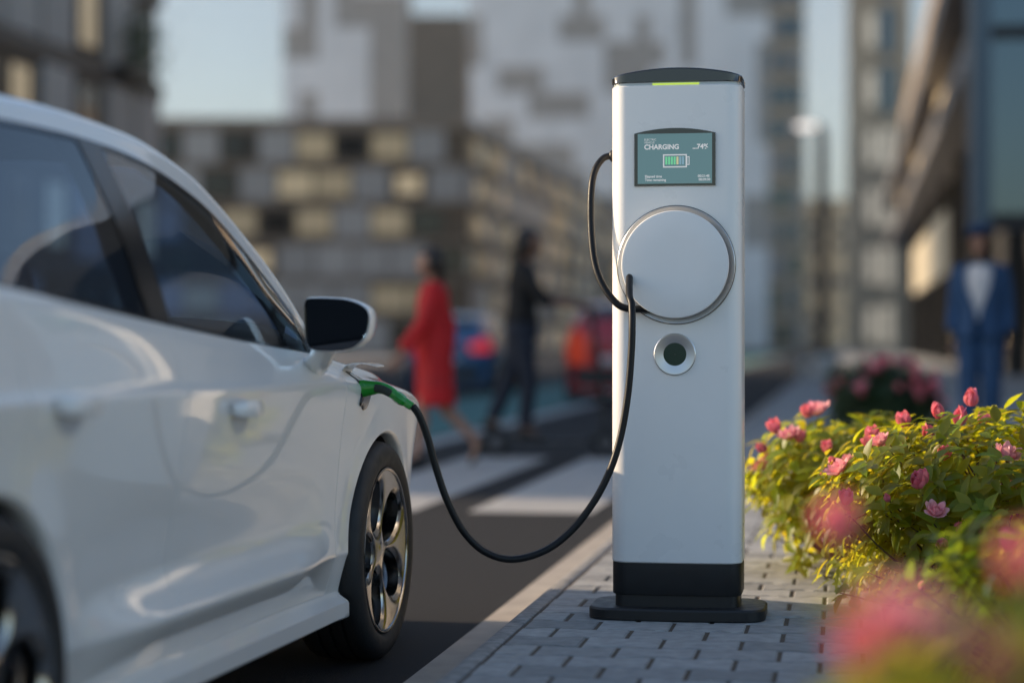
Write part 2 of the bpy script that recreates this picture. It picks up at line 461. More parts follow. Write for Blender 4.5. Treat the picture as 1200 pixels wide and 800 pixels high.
# --- screen
FY = -HD-.004            # front-most skin of the shell
KPX = 5.97/F_PX
def LX(px): return (px-791.0)*KPX
def LZ(py): return CAM_H-.12-(py-400)*KPX
def plate(outer, y0, y1):
    """extrude an xz polygon from y1 (back) to y0 (front)"""
    n = len(outer)
    V = [Vector((x, y0, z)) for x, z in outer]+[Vector((x, y1, z)) for x, z in outer]
    Fc = [tuple(range(n))]+[(k, k+n, (k+1) % n+n, (k+1) % n) for k in range(n)]
    return V, Fc
bx0, bx1, bz0, bz1, bzt = LX(742.5), LX(837.5), LZ(218), LZ(156.5), LZ(150.5)
arc = [(bx1-(bx1-bx0)*i/20, bz1+(bzt-bz1)*(1-(2*i/20-1)**2)) for i in range(21)]
V, Fc = plate([(bx0, bz0), (bx1, bz0)]+arc, FY-.0035, FY+.006)
SCR = mesh_obj('screen', V, Fc, M['gloss_black'], CH, smooth=False)
dx0, dx1, dz0, dz1 = LX(746.5), LX(833.5), LZ(215.5), LZ(157.0)
V, Fc = plate([(dx0, dz0), (dx1, dz0), (dx1, dz1), (dx0, dz1)], FY-.0042, FY-.002)
mesh_obj('display', V, Fc, M['display'], SCR, smooth=False)
YT = FY-.0056
def text(name, s, x, z, size, m, parent, align='LEFT', bold=0.0, rot=None, y=None, ext=.0004):
    cu = bpy.data.curves.new(name, 'FONT'); cu.body = s; cu.size = size; cu.align_x = align; cu.extrude = ext; cu.offset = bold
    o = bpy.data.objects.new('t', cu); COL.objects.link(o)
    dg = bpy.context.evaluated_depsgraph_get(); me = bpy.data.meshes.new_from_object(o.evaluated_get(dg))
    bpy.data.objects.remove(o)
    me.materials.clear(); me.materials.append(m)
    t = link(bpy.data.objects.new(name, me), parent)
    t.rotation_euler = rot or (PI/2, 0, 0); t.location = (x, YT if y is None else y, z)
    return t
text('heading_text', 'CHARGING', LX(754.2), LZ(175.2), .0195, M['disp_white'], SCR, bold=.0006)
text('percent_text', '...74%', LX(829), LZ(175.2), .0195, M['disp_white'], SCR, 'RIGHT', bold=.0006)
text('small_text', 'ELECTRIC', LX(754.2), LZ(165.0), .0080, M['disp_white'], SCR)
text('small_text', 'VEHICLE', LX(754.2), LZ(168.4), .0080, M['disp_white'], SCR)
text('footer_text', 'Elapsed time', LX(755), LZ(208.3), .0098, M['disp_white'], SCR, bold=.0002)
text('footer_text', 'Time remaining', LX(755), LZ(212.4), .0098, M['disp_white'], SCR, bold=.0002)
text('time_text', '00:21:48', LX(830.5), LZ(208.3), .0098, M['disp_white'], SCR, 'RIGHT', bold=.0002)
text('time_text', '00:09:30', LX(831.5), LZ(212.4), .0098, M['disp_white'], SCR, 'RIGHT', bold=.0002)
# battery symbol
def ring_rect(x0, x1, z0, z1, t, y0, y1):
    V = []; Fc = []
    for y in (y0, y1):
        V += [Vector(p) for p in ((x0,y,z0),(x1,y,z0),(x1,y,z1),(x0,y,z1),(x0+t,y,z0+t),(x1-t,y,z0+t),(x1-t,y,z1-t),(x0+t,y,z1-t))]
    for k in range(4):
        k2 = (k+1) % 4
        Fc += [(k, k2, 4+k2, 4+k), (8+k, 8+k2, k2, k), (4+k, 4+k2, 12+k2, 12+k)]
    return V, Fc
yb0, yb1 = FY-.0058, FY-.0040
v, f = merge([ring_rect(LX(776.3), LX(804.2), LZ(196.8), LZ(181.3), .0036, yb0, yb1), ring_rect(LX(803.8), LX(807.2), LZ(194), LZ(184), .0022, yb0+.0001, yb1)])
BAT = mesh_obj('battery_symbol', v, f, M['disp_white'], SCR, smooth=False)
for i in range(7):
    xa = LX(779.0+i*3.25); xb = LX(781.3+i*3.25)
    v, f = plate([(xa, LZ(193.2)), (xb, LZ(193.2)), (xb, LZ(184.2)), (xa, LZ(184.2))], yb0-.0002, yb1)
    mesh_obj('charge_bar', v, f, M['disp_green'] if i < 4 else M['disp_yellow'] if i == 4 else M['disp_dim'], BAT, smooth=False)
# --- round cable cover
def disc(name, profile, m, parent, x, z, n=96, angle=30):
    V, Fc = lathe(profile, n)
    V = [Vector((x+v.x, v.z, z+v.y)) for v in V]
    return mesh_obj(name, V, [tuple(reversed(ff)) for ff in Fc], m, parent, angle=angle)
CX, CZ = LX(791.5), LZ(310.5)
disc('ring_plate', [(.1715, FY+.006), (.1715, FY-.004), (.1700, FY-.0055), (.150, FY-.0015), (.125, FY-.001), (0, FY-.001)], M['silver'], CH, CX, CZ)
disc('shadow_gap', [(.1735, FY+.006), (.1735, FY-.0028), (.1716, FY-.0028), (.1716, FY+.006)], M['gloss_black'], CH, CX, CZ)
disc('hub', [(.122, FY), (.122, FY-.034)], M['silver'], CH, CX, CZ)
DISC_Y = FY-.033
disc('cover_disc', [(.122, DISC_Y), (.1535, DISC_Y), (.1555, DISC_Y-.002), (.1555, DISC_Y-.011), (.1540, DISC_Y-.0135), (.151, DISC_Y-.0145), (.08, DISC_Y-.0150), (0.0005, DISC_Y-.0152)], M['white_disc'], CH, CX, CZ)
# --- socket
SX, SZ = LX(790), LZ(415)
disc('socket_ring', [(.0610, FY+.006), (.0610, FY-.0045), (.0590, FY-.0062), (.056, FY-.0062), (.036, FY-.0012), (.0325, FY-.0008)], M['silver'], CH, SX, SZ, 64)
disc('socket_hole_disc', [(.0335, FY+.003), (.0335, FY-.0010), (.012, FY-.0014), (0.0004, FY-.0014)], M['hole'], CH, SX, SZ, 48)  # flat disc before the shell, its dark colour stands for the hole's shaded depth
# the outlet grommet on the left flank
V, Fc = lathe([(.018, 0), (.018, .012), (.0125, .016)], 24)
V = [Vector((-HW-.0-v.z+.002, v.x-.01, 1.362+v.y)) for v in V]
mesh_obj('cable_gland', V, Fc, M['matt_black'], CH)
# ------------------------------------------------------------------ charging cable with plug (one thing)
def chw(x, y, z):
    return Vector((0.4955, 6.078, 0.12)) + RS*x + FS*y + Vector((0,0,z))
pts = [chw(-HW+.01, -.01, 1.362), chw(-HW-.012, -.011, 1.362), chw(-.226, -.02, 1.352), chw(-.246, -.035, 1.318), chw(-.2545, -.055, 1.262), chw(-.254, -.075, 1.165),
       chw(-.243, -.10, 1.062), chw(-.222, -.122, .994), chw(-.185, -.138, .936), chw(-.14, -.142, .906)]
hub_y = FY-.0175
rl = .1345
for k in range(0, 17):
    a = math.radians(-112 + k*(360-62)/16)          # one turn round the hub, hidden behind the disc
    if k == 0: a = math.radians(-108)
    pts.append(chw(CX+rl*math.cos(a), hub_y+(-.001 if k < 2 else 0), CZ+rl*math.sin(a)))
dropl = [(737.5,345,5.868),(740.3,357,5.835),(740.8,380,5.815),(740.0,410,5.81),(736,460,5.805),(728,508,5.80),(716,548,5.79),(697,586,5.78),(670,621,5.77),(638,645,5.755),
         (600,655,5.74),(568,646,5.725),(543,622,5.715),(524,586,5.705),(511,548,5.70),(501,512,5.695),(492,488,5.69),(483.5,475.5,5.685)]
pts += [P(*p) for p in dropl]
CB = empty('charging_cable', S(-0.05, 6.0, 0.12), 0, 'black charging cable looping from the station down to its green plug', 'charging cable')
CBM = Matrix.Translation(-Vector(CB.location))
def rel(vs, loc): 
    l = Vector(loc); return [Vector(v)-l for v in vs]
path = catmull(pts, 8)
V, Fc = tube_pts(path, .0103, 14)
mesh_obj('cable', rel(V, CB.location), Fc, M['rubber'], CB)
# plug: a banana-shaped pistol grip, swept ellipse along its spine (pixel-true spine at depth ~5.7)
def swept(path, ra, rb, n=18, side=Vector((0,1,0))):
    V, Fc = [], []
    for i, p in enumerate(path):
        a = path[max(0,i-1)]; b = path[min(len(path)-1,i+1)]; t = (b-a).normalized()
        u = (side - t*side.dot(t)).normalized(); w = t.cross(u)
        for k in range(n):
            th = 2*PI*k/n
            c, s = math.cos(th), math.sin(th)
            c = math.copysign(abs(c)**.85, c); s = math.copysign(abs(s)**.85, s)
            V.append(p+u*(c*rb[i])+w*(s*ra[i]))
    for i in range(len(path)-1):
        for k in range(n):
            a = i*n+k; b = i*n+(k+1) % n
            Fc.append((a, b, b+n, a+n))
    Fc.append(tuple(range(n-1,-1,-1))); o = (len(path)-1)*n; Fc.append(tuple(range(o, o+n)))
    return V, Fc
DP = 5.72
sp = [(415.5,455.5),(420,455.5),(427,455),(435,454.5),(444,454),(452,456),(459,460),(465,464.5),(470,468.5)]
hh = [10.5,10.5,10.2,8.7,7.2,6.8,6.3,5.6,5.0]      # half-heights in px
kk = DP/F_PX
path = [P(x, y, DP-.0+.006*i*(-1)*.5) for i, (x, y) in enumerate(sp)]
path2 = catmull(path, 5)
import bisect
def samp(vals, i, m=5):
    j = i/m; a = int(min(len(vals)-2, math.floor(j))); t = j-a
    return vals[a]*(1-t)+vals[a+1]*t
ra = [samp(hh, i)*kk for i in range(len(path2))]
rb = [min(samp([22,22,21,19,17.5,16.5,15.5,14,12.5], i)*.001, .03) for i in range(len(path2))]
V, Fc = swept(path2, ra, rb)
PLUG = mesh_obj('plug', rel(V, CB.location), Fc, M['plug_green'], CB, angle=50)
# connector head (dark) entering the port with a hook under it
hp = [P(409.5,454.5,5.722), P(413,455.5,5.72), P(416,456.5,5.72)]
V1, F1 = swept(hp, [12.5*kk, 13*kk, 11*kk], [.026, .027, .025])
hk = [P(415.5,458,5.712), P(418.5,465,5.708), P(422.5,470.5,5.705), P(425,471.5,5.704)]
V2, F2 = swept(catmull(hk,4), [6*kk]*8+[5*kk]*3+[3.6*kk,2.5*kk], [.012]*13)
v, f = merge([(V1,F1),(V2,F2)])
mesh_obj('connector_head', rel(v, CB.location), f, M['gloss_black'], PLUG, angle=50)
gp = catmull([P(438.5,454.6,5.6915), P(446,455.4,5.6895), P(453,458.3,5.6875), P(457.8,461.4,5.6865)], 5)
V, Fc = swept(gp, [3.0*kk]+[4.7*kk]*13+[4.0*kk,3.0*kk], [.0035]+[.0045]*14+[.003])
mesh_obj('grip_pad', rel(V, CB.location), Fc, M['grip'], PLUG, angle=50)
cp = [P(463,463,5.70), P(466,465.2,5.70), P(471,468.6,5.698), P(475.5,471.6,5.697)]
V1, F1 = swept(cp, [6.3*kk, 7.0*kk, 6.6*kk, 5.0*kk], [.0165,.0185,.0175,.0135], n=8)
cp = [P(474.5,470.6,5.697), P(479,473.6,5.695), P(483,476.3,5.693)]
V2, F2 = swept(cp, [5.4*kk,5.2*kk,5.0*kk], [.0128,.0124,.012], n=12)
v, f = merge([(V1,F1),(V2,F2)])
mesh_obj('plug_collar', rel(v, CB.location), f, M['plug_green'], PLUG, angle=30)
# ------------------------------------------------------------------ car
cW = pchip([-3.42,-3.3,-3.1,-2.85,-2.6,-2.0,-1.0,-.4,0,.35,.55,.68,.78,.86],[.60,.75,.83,.865,.876,.878,.878,.877,.875,.865,.82,.74,.60,.36])
cVb = pchip([-3.42,-3.2,-2.9,-2.5,-1.0,-.6,-.3,0,.3,.5,.7,.86],[.5,.70,.79,.818,.823,.82,.805,.785,.752,.70,.56,.25])
cZb = pchip([-3.42,-3.2,-2.9,-2.5,-2.1,-1.65,-1.2,-.85,-.6,-.3,0,.3,.5,.7,.86],[.90,1.0,1.04,1.03,1.002,.966,.934,.912,.898,.872,.85,.822,.77,.69,.58])
cVr = pchip([-3.42,-3.2,-2.9,-2.5,-1.8,-1.4,-1.11,-.758,-.47,-.33,-.2,.3,.6,.86],[.42,.52,.575,.605,.622,.637,.66,.70,.735,.71,.67,.62,.47,.18])
cZr = pchip([-3.42,-3.25,-3.05,-2.75,-2.3,-1.8,-1.4,-1.11,-.758,-.47,-.33,-.22,0,.3,.5,.7,.86],[.95,1.12,1.25,1.355,1.405,1.416,1.398,1.343,1.192,1.018,.935,.905,.885,.853,.80,.72,.60])
cZc = pchip([-3.42,-3.2,-2.9,-2.5,-1.9,-1.4,-1.11,-.758,-.47,-.25,-.1,.3,.6,.86],[1.0,1.2,1.38,1.44,1.468,1.452,1.402,1.262,1.115,.985,.945,.90,.82,.62])
cG = pchip([-3.42,-3.0,-2.0,-1.55,-1.246,-1.05,-.845,-.69,-.567,-.48,-.3],[.86,.87,.895,.895,.865,.83,.75,.64,.47,.35,.4])
def sstep(a, b, x):
    t = min(max((x-a)/(b-a), 0), 1); return t*t*(3-2*t)
WA, RA = 0.32, 0.350            # wheel centre height, arch radius
AXLES = (0.0, -2.55)
def keys(u):
    W, vb, zb, vr, zr, zc, g = cW(u), cVb(u), cZb(u), cVr(u), cZr(u), cZc(u), cG(u)
    e = sstep(-2.25,-1.75,u)*(1-sstep(-.85,-.42,u))
    s = (min(zb,.895)-.27)/.625
    def zz(z): return .27+(z-.27)*s
    k = [(W-.15,.155),(W-.050,.160),(W-.040,.168),(W-.036,.210),(W-.062-.010*e,.2305),(W-.066-.010*e,.240),
         (W-.040+e*.028, zz(.332)),(W-.034+e*.030, zz(.354)),(W-.036-e*.018, zz(.445)),(W-.024, zz(.62)),(W-.003, zz(.79)),(W+.000, zz(.818)),(W-.012, zz(.840)),
         (vb+(W-.01-vb)*.25, zb-.022*s), (vb, zb)]
    zg = zb+(zr-zb)*g
    bul = .014*sstep(-.5,-.9,u)
    def lerp(f, b=0): return (vb+(vr-vb)*f+b*4*f*(1-f), zb+(zr-zb)*f)
    k += [lerp(g*.5, bul), lerp(g, bul*.6), (vr, zr), (vr*.90, zr+(zc-zr)*.45), (vr*.5, zr+(zc-zr)*.88), (0.0, zc)]
    return k
# t index of the named rows
T_BELT, T_GTOP, T_RAIL, T_MAX = 14, 16, 17, 20
SEG = [2,2,3,3,2,6,4,6,7,6,3,3,6,3,9,9,6,4,6,5]
class Section:
    def __init__(s, u):
        k = keys(u); n = len(k)
        pv = pchip(range(n), [a for a, b in k]); pz = pchip(range(n), [b for a, b in k]); s.u = u
        def lin(f, j): return lambda t: f(t) if t >= 6 or t < 0 else k[int(t)][j]+(k[int(t)+1][j]-k[int(t)][j])*(t-int(t))
        s.fv = lin(pv, 0); s.fz = lin(pz, 1)
    def at(s, t):
        v = s.fv(t); z = s.fz(t)
        if t < 13:                                  # flared lips round the wheel arches
            for ax in AXLES:
                r = math.hypot(s.u-ax, z-WA)
                v += .007*math.exp(-((r-RA)/.05)**2)*(1-sstep(9,13,t))
        return v, z
    def t_of_z(s, z):
        a, b = 0.0, 13.9
        for _ in range(30):
            m = (a+b)/2
            if s.fz(m) < z: a = m
            else: b = m
        return (a+b)/2
def car_shell(step=.02, coarse=False):
    """-> verts, faces with region names, built for the right side (v>0)"""
    us = list(np.arange(-3.42, .861, step))
    gaps = [-.445, -1.645, -2.42]
    for g in gaps:
        us = [u for u in us if abs(u-g) > .012] + [g-.005, g-.0022, g-.0005, g+.0005, g+.0022, g+.005]
    us = sorted(us)
    ts = []
    for i, n in enumerate(SEG):
        n = max(1, n//2) if coarse else n
        ts += [i+k/n for k in range(n)]
    ts.append(T_MAX); ts = sorted(set(ts+[14.12, 15.90]))
    nt = len(ts); V = []; UT = []
    secs = [Section(u) for u in us]
    for i, u in enumerate(us):
        for t in ts:
            v, z = secs[i].at(t)
            if 5 <= t <= 14.0:
                for g in gaps:
                    d = abs(u-g)
                    if d < .002: v -= .008
            V.append((u, v, z)); UT.append((u, t))
    faces = []
    for i in range(len(us)-1):
        for j in range(nt-1):
            faces.append((i*nt+j, (i+1)*nt+j, (i+1)*nt+j+1, i*nt+j+1))
    def inside(p): return any(math.hypot(p[0]-ax, p[2]-WA) < RA for ax in AXLES)
    keep = []; dele = set(); kept = set()
    for f in faces:
        c = [sum(V[k][a] for k in f)/4 for a in range(3)]
        tc = sum(UT[k][1] for k in f)/4
        if tc < 12.5 and inside(c):
            dele.update(f)
        else: keep.append(f); kept.update(f)
    for k in dele & kept:
        u, t = UT[k]; z = V[k][2]
        for ax in AXLES:
            r = math.hypot(u-ax, z-WA)
            if r < RA+.03:
                if r < 1e-6: continue
                u2 = ax+(u-ax)*RA/r; z2 = WA+(z-WA)*RA/r
                if z2 < .16: break
                s = Section(u2); t2 = s.t_of_z(z2); v2, zz = s.at(t2)
                V[k] = (u2, v2, zz); break
    out = {}
    for f in keep:
        u = sum(UT[k][0] for k in f)/4; t = sum(UT[k][1] for k in f)/4
        inner = (5 < t < 14) and any(abs(u-g) < .0023 for g in gaps)
        if inner: r = 'gap'
        elif T_BELT < t < T_GTOP and -2.80 < u < -.505:
            r = 'trim'
            if 14.12 < t < 15.90:
                if -1.600 < u < -.62: r = 'front_window'
                elif -2.70 < u < -1.715: r = 'rear_window'
        elif t > 17.3 and -1.26 < u < -.30: r = 'windscreen'
        elif t > 17.3 and -3.22 < u < -2.86: r = 'tailgate_window'
        elif 5 < t < 14 and -1.6425 < u < -.4475: r = 'front_door'
        elif 5 < t < 14 and -2.4175 < u < -1.6475: r = 'rear_door'
        elif t > 16 and u > -.20: r = 'bonnet'
        elif t < 5 and -2.24 < u < -.36: r = 'side_skirt'
        else: r = 'body'
        out.setdefault(r, []).append(f)
    ends = [( [k for k in range(nt)] ), ([ (len(us)-1)*nt+k for k in range(nt)])]
    return V, out, ends
def sub(V, faces, side=1, inset=0.0):
    idx = {}; vs = []; fs = []
    for f in faces:
        g = []
        for k in f:
            if k not in idx: idx[k] = len(vs); vs.append((V[k][0], V[k][1]*side, V[k][2]))
            g.append(idx[k])
        fs.append(tuple(g) if side < 0 else tuple(reversed(g)))
    return vs, fs
# car local axes: x forward, y left, z up  ->  v right = -y
def L2(vs): return [(a, -b, c) for a, b, c in vs]
def make_rim():
    nr, na = 34, 260; RO = .232
    rc, hr, ht = .141, .079, .0650
    def e_of(r, a):
        best = 9
        for k in range(5):
            c = PI/2+k*2*PI/5
            d = (a-c+PI) % (2*PI)-PI
            w = ht*(1+.25*(r-rc)/hr)
            best = min(best, math.hypot((r-rc)/hr, r*d/w))
        return best
    rs = [.0]+[.022+(RO-.022)*i/(nr-1) for i in range(nr)]
    def depth(r, a):
        e = e_of(r, a)
        y = -.020+.020*(r/.232)**2 + .008*math.exp(-(r/.05)**2)
        if e < 1.32: y -= .010*(1-max(0,(e-1))/.32)**2
        return y
    vv = []; ra = []
    for r in rs[1:]:
        for k in range(na):
            a = 2*PI*k/na; ra.append([r, a])
    fs = []; dele = set(); kept = set()
    for i in range(len(rs)-2):
        for k in range(na):
            f = (i*na+k, i*na+(k+1) % na, (i+1)*na+(k+1) % na, (i+1)*na+k)
            rm = (rs[i+1]+rs[i+2])/2; am = 2*PI*(k+.5)/na
            if e_of(rm, am) < 1: dele.update(f)
            else: fs.append(f); kept.update(f)
    for k in dele & kept:
        r, a = ra[k]
        for q in range(5):
            c = PI/2+q*2*PI/5; d = (a-c+PI) % (2*PI)-PI
            w = ht*(1+.25*(r-rc)/hr)
            e = math.hypot((r-rc)/hr, r*d/w)
            if e < 1.5:
                for _ in range(6):
                    w = ht*(1+.25*(r-rc)/hr); e = math.hypot((r-rc)/hr, r*d/w)
                    dr = (r-rc)/e; rn = rc+dr; d = d*r/e/rn; r = rn
                ra[k] = [r, c+d]; break
    V = [Vector((r*math.cos(a), depth(r, a), r*math.sin(a))) for r, a in ra]
    o = len(V); V.append(Vector((0, depth(0.0, 0)+.004, 0)))
    for k in range(na): fs.append((o, k if False else (k+1) % na, k))
    bm = bmesh.new(); bv = [bm.verts.new(v) for v in V]
    for f in fs:
        try: bm.faces.new([bv[i] for i in f])
        except ValueError: pass
    loose = [v for v in bm.verts if not v.link_faces]; bmesh.ops.delete(bm, geom=loose, context='VERTS')
    be = [e for e in bm.edges if e.is_boundary and max(v.co.xz.length for v in e.verts) < RO-.004]
    r = bmesh.ops.extrude_edge_only(bm, edges=be)
    nv = [g for g in r['geom'] if isinstance(g, bmesh.types.BMVert)]
    for v in nv:
        v.co.y -= .034
    bmesh.ops.recalc_face_normals(bm, faces=bm.faces[:])
    me = bpy.data.meshes.new('rim'); bm.to_mesh(me); bm.free()
    return me
RIM_ME = make_rim(); RIM_ME.materials.append(M['chrome'])
RIM_ME.polygons.foreach_set('use_smooth', [True]*len(RIM_ME.polygons)); RIM_ME.set_sharp_from_angle(angle=math.radians(42))
# the lip of the rim and its barrel
LIPV, LIPF = lathe([(.231,-.001),(.2335,.0035),(.2385,.0055),(.2425,.004),(.2435,-.004),(.236,-.012),(.222,-.03),(.215,-.16)], 96)
LIPV = [Vector((v.x, v.z, v.y)) for v in LIPV]
TPROF = [(.238,-.006),(.2445,.000),(.252,.0055),(.268,.0095),(.286,.0085),(.300,.0035),(.3105,-.006),(.3165,-.018),(.3188,-.032)]
for gx in (-.055,-.095,-.135):
    TPROF += [(.3195,gx+.006),(.3125,gx+.005),(.3125,gx-.005),(.3195,gx-.006)]
TPROF += [(.3188,-.165),(.3165,-.178),(.3105,-.19),(.30,-.198),(.25,-.2)]
TYV, TYF = lathe(TPROF, 96); TYV = [Vector((v.x, v.z, v.y)) for v in TYV]
def ties(): pass
def shared(name, V, F, m, angle=40):
    me = bpy.data.meshes.new(name); me.from_pydata([tuple(v) for v in V], [], F); me.materials.append(m)
    bm = bmesh.new(); bm.from_mesh(me); bmesh.ops.recalc_face_normals(bm, faces=bm.faces[:]); bm.to_mesh(me); bm.free()
    me.polygons.foreach_set('use_smooth', [True]*len(me.polygons)); me.set_sharp_from_angle(angle=math.radians(angle)); return me
LIP_ME = shared('rim_lip', LIPV, LIPF, M['chrome']); TYRE_ME = shared('tyre', TYV, TYF, M['tyre'], 50)
v, f = lathe([(.0005,-.05),(.145,-.05),(.147,-.055),(.147,-.07),(.0005,-.07)], 64); BRK_ME = shared('brake_disc', [Vector((a.x,a.z,a.y)) for a in v], f, mat('brake_iron', (.10,.10,.105), .4, metal=.8))
v, f = lathe([(.0005,-.155),(.225,-.155)], 40); BACK_ME = shared('wheel_back', [Vector((a.x,a.z,a.y)) for a in v], f, M['underbody'])
def add_wheel(root, u, side, turn=0):
    w = empty('wheel', (u, -.862*side, WA)); w.parent = root
    w.rotation_euler = (0, turn, PI if side > 0 else 0)
    for nm, me in (('tyre', TYRE_ME), ('rim', RIM_ME), ('rim_lip', LIP_ME), ('brake_disc', BRK_ME), ('wheel_back', BACK_ME)):
        link(bpy.data.objects.new(nm, me), w)
    return w
def strip_obj(name, rings, m, parent, closed=False, smooth=True, angle=40):
    n = len(rings[0]); V = [p for r in rings for p in r]; Fc = []
    for i in range(len(rings)-1):
        for k in range(n if closed else n-1):
            a = i*n+k; b = i*n+(k+1) % n; Fc.append((a, b, b+n, a+n))
    return mesh_obj(name, V, Fc, m, parent, smooth, angle)
def make_car(name, paint, label, group=None, detail=True, lit_lamp=None, cat='car'):
    root = empty(name, (0,0,0), 0, label, cat, group)
    V, reg, ends = car_shell(.02 if detail else .05, not detail)
    # body shell, both sides in one mesh, closed at nose and tail
    bv, bf = [], []
    for side in (1, -1):
        vs, fs = sub(V, reg['body'], side); o = len(bv); bv += vs; bf += [tuple(i+o for i in f) for f in fs]
    for n_, e in enumerate(ends):
        o = len(bv); m_ = len(e)
        bv += [V[k] for k in e]+[(V[k][0], -V[k][1], V[k][2]) for k in e]
        for k in range(m_-1):
            q = (o+k, o+k+1, o+m_+k+1, o+m_+k); bf.append(q)
    body = mesh_obj('body', L2(bv), bf, paint, root, angle=40)
    bm = bmesh.new(); bm.from_mesh(body.data); bmesh.ops.remove_doubles(bm, verts=bm.verts[:], dist=1e-5); bmesh.ops.recalc_face_normals(bm, faces=bm.faces[:]); bm.to_mesh(body.data); bm.free()
    def both(r, nm, m, par=None, merge_sides=False, sides=(1,-1), off=None):
        res = []
        if merge_sides:
            bv, bf = [], []
            for side in sides:
                vs, fs = sub(V, reg[r], side); o = len(bv); bv += vs; bf += [tuple(i+o for i in f) for f in fs]
            ob = mesh_obj(nm, L2(bv), bf, m, par or root, angle=60)
            bm = bmesh.new(); bm.from_mesh(ob.data); bmesh.ops.remove_doubles(bm, verts=bm.verts[:], dist=1e-5); bmesh.ops.recalc_face_normals(bm, faces=bm.faces[:]); bm.to_mesh(ob.data); bm.free()
            return [ob]
        for side in sides:
            vs, fs = sub(V, reg[r], side)
            if off: vs = [(a, b-off*side, c) for a, b, c in vs]
            res.append(mesh_obj(nm, L2(vs), [tuple(reversed(f_)) for f_ in fs], m, (par[0 if side == 1 else 1] if isinstance(par, list) else par) or root, angle=36))
        return res
    both('gap', 'door_gap', paint)
    both('trim', 'window_trim', M['trim'], merge_sides=True)
    both('bonnet', 'bonnet', paint, merge_sides=True)
    both('windscreen', 'windscreen', M['glass'], merge_sides=True)
    both('tailgate_window', 'tailgate_window', M['glass'] if detail else M['dark_win'], merge_sides=True)
    both('side_skirt', 'side_skirt', paint)
    fd = both('front_door', 'front_door', paint); rd = both('rear_door', 'rear_door', paint)
    both('front_window', 'window', M['glass'], fd, off=.003); both('rear_window', 'window', M['glass'], rd, off=.003)
    # wheel arch lips and dark liners
    for side in (1, -1):
        for ax in AXLES:
            rings = [[], [], [], []]
            A = [math.radians(-18+216*k/72) for k in range(73)]
            for a in A:
                u = ax+RA*math.cos(a); z = WA+RA*math.sin(a)
                s = Section(u); v_, _ = s.at(s.t_of_z(max(z, .172)))
                rings[0].append((u, -side*v_, z))
                for j, (dr, dv) in enumerate(((.006,.004),(.010,.012),(.010,.04))):
                    rings[j+1].append((ax+(RA-dr)*math.cos(a), -side*(v_-dv), WA+(RA-dr)*math.sin(a)))
            strip_obj('arch_lip', rings, paint, root)
            r2 = [[(p[0], p[1], p[2]) for p in rings[3]], [(ax+(RA-.004)*math.cos(a), -side*.40, WA+(RA-.004)*math.sin(a)) for a in A]]
            strip_obj('arch_liner', r2, M['underbody'], root)
            bk = [[(ax+(RA-.004)*math.cos(a), -side*.40, WA+(RA-.004)*math.sin(a)) for a in A], [(ax, -side*.40, .25) for a in A]]
            strip_obj('arch_liner', bk, M['underbody'], root)
            add_wheel(root, ax, side, turn=.35 if ax == 0 else 1.0)
    # floor pan between the wheels
    bm = bmesh.new(); box(bm, (-1.3,0,.205), (3.8,1.40,.03)); box(bm, (-1.3,0,.30), (1.7,1.1,.22))
    bm_obj('floor_pan', bm, M['underbody'], root)
    # tail lamps, number plate and bumper
    for side in (1,-1):
        vs = []; fs = []
        for i in range(9):
            u = -3.395+.26*i/8*(1 if not lit_lamp else 1)
            s = Section(u)
            for j in range(7):
                t = 9.6+4.2*j/6 if lit_lamp != 'tall' else 8.6+6.2*j/6
                v_, z_ = s.at(t); vs.append((u-.004, -side*(v_+.006), z_+.001))
        for i in range(8):
            for j in range(6): fs.append((i*7+j, (i+1)*7+j, (i+1)*7+j+1, i*7+j+1))
        # rear face of the lamp
        s = Section(-3.42); o = len(vs)
        for j in range(7):
            t = 9.6+4.2*j/6 if lit_lamp != 'tall' else 8.6+6.2*j/6
            v_, z_ = s.at(t); vs += [(-3.428, -side*(v_+.004), z_), (-3.428, -side*(v_-.13), z_)]
        for j in range(6): fs.append((o+2*j, o+2*j+2, o+2*j+3, o+2*j+1)); fs.append((j, o+2*j, o+2*j+2, j+1))
        mesh_obj('tail_lamp', vs, fs, M['lamp_orange'] if lit_lamp == 'tall' else M['lamp_red'], root, angle=40)
        hv = []; hf = []
        for i in range(11):
            u = .50+.31*i/10; s = Section(u)
            for j in range(6):
                v_, z_ = s.at(10.6+3.2*j/5); hv.append((u+.002, -side*(v_+.004), z_+.001))
        for i in range(10):
            for j in range(5): hf.append((i*6+j, (i+1)*6+j, (i+1)*6+j+1, i*6+j+1))
        mesh_obj('headlight', hv, hf, M['headlamp'], root, angle=40)
    bm = bmesh.new(); box(bm, (-3.432,0,.60), (.012,.50,.11), bevel=.004); bm_obj('number_plate', bm, M['plate'], root)
    bm = bmesh.new(); box(bm, (-3.40,0,.38), (.11,1.30,.22), bevel=.03); box(bm, (-3.43,0,.28), (.06,1.1,.10), bevel=.02); bm_obj('rear_bumper', bm, M['matt_black'], root)
    bm = bmesh.new(); box(bm, (.855,0,.42), (.06,.62,.26), bevel=.02); bm_obj('grille', bm, M['matt_black'], root)
    # cabin
    lin_v, lin_f = [], []
    lu = [-3.1,-2.8,-2.4,-2.0,-1.7,-1.4,-1.15]
    bm = bmesh.new()
    for u0, u1 in zip(lu[:-1], lu[1:]):
        pass
    rows = []
    for u in lu:
        s = Section(u); row = []
        for t in (17.0,17.6,18.2,19,19.9):
            v_, z_ = s.at(t); row.append((u, -(v_-.03), z_-.035))
        row += [(a, -b, c) for a, b, c in reversed(row)]
        rows.append(row)
    strip_obj('roof_lining', rows, M['cabin'], root)
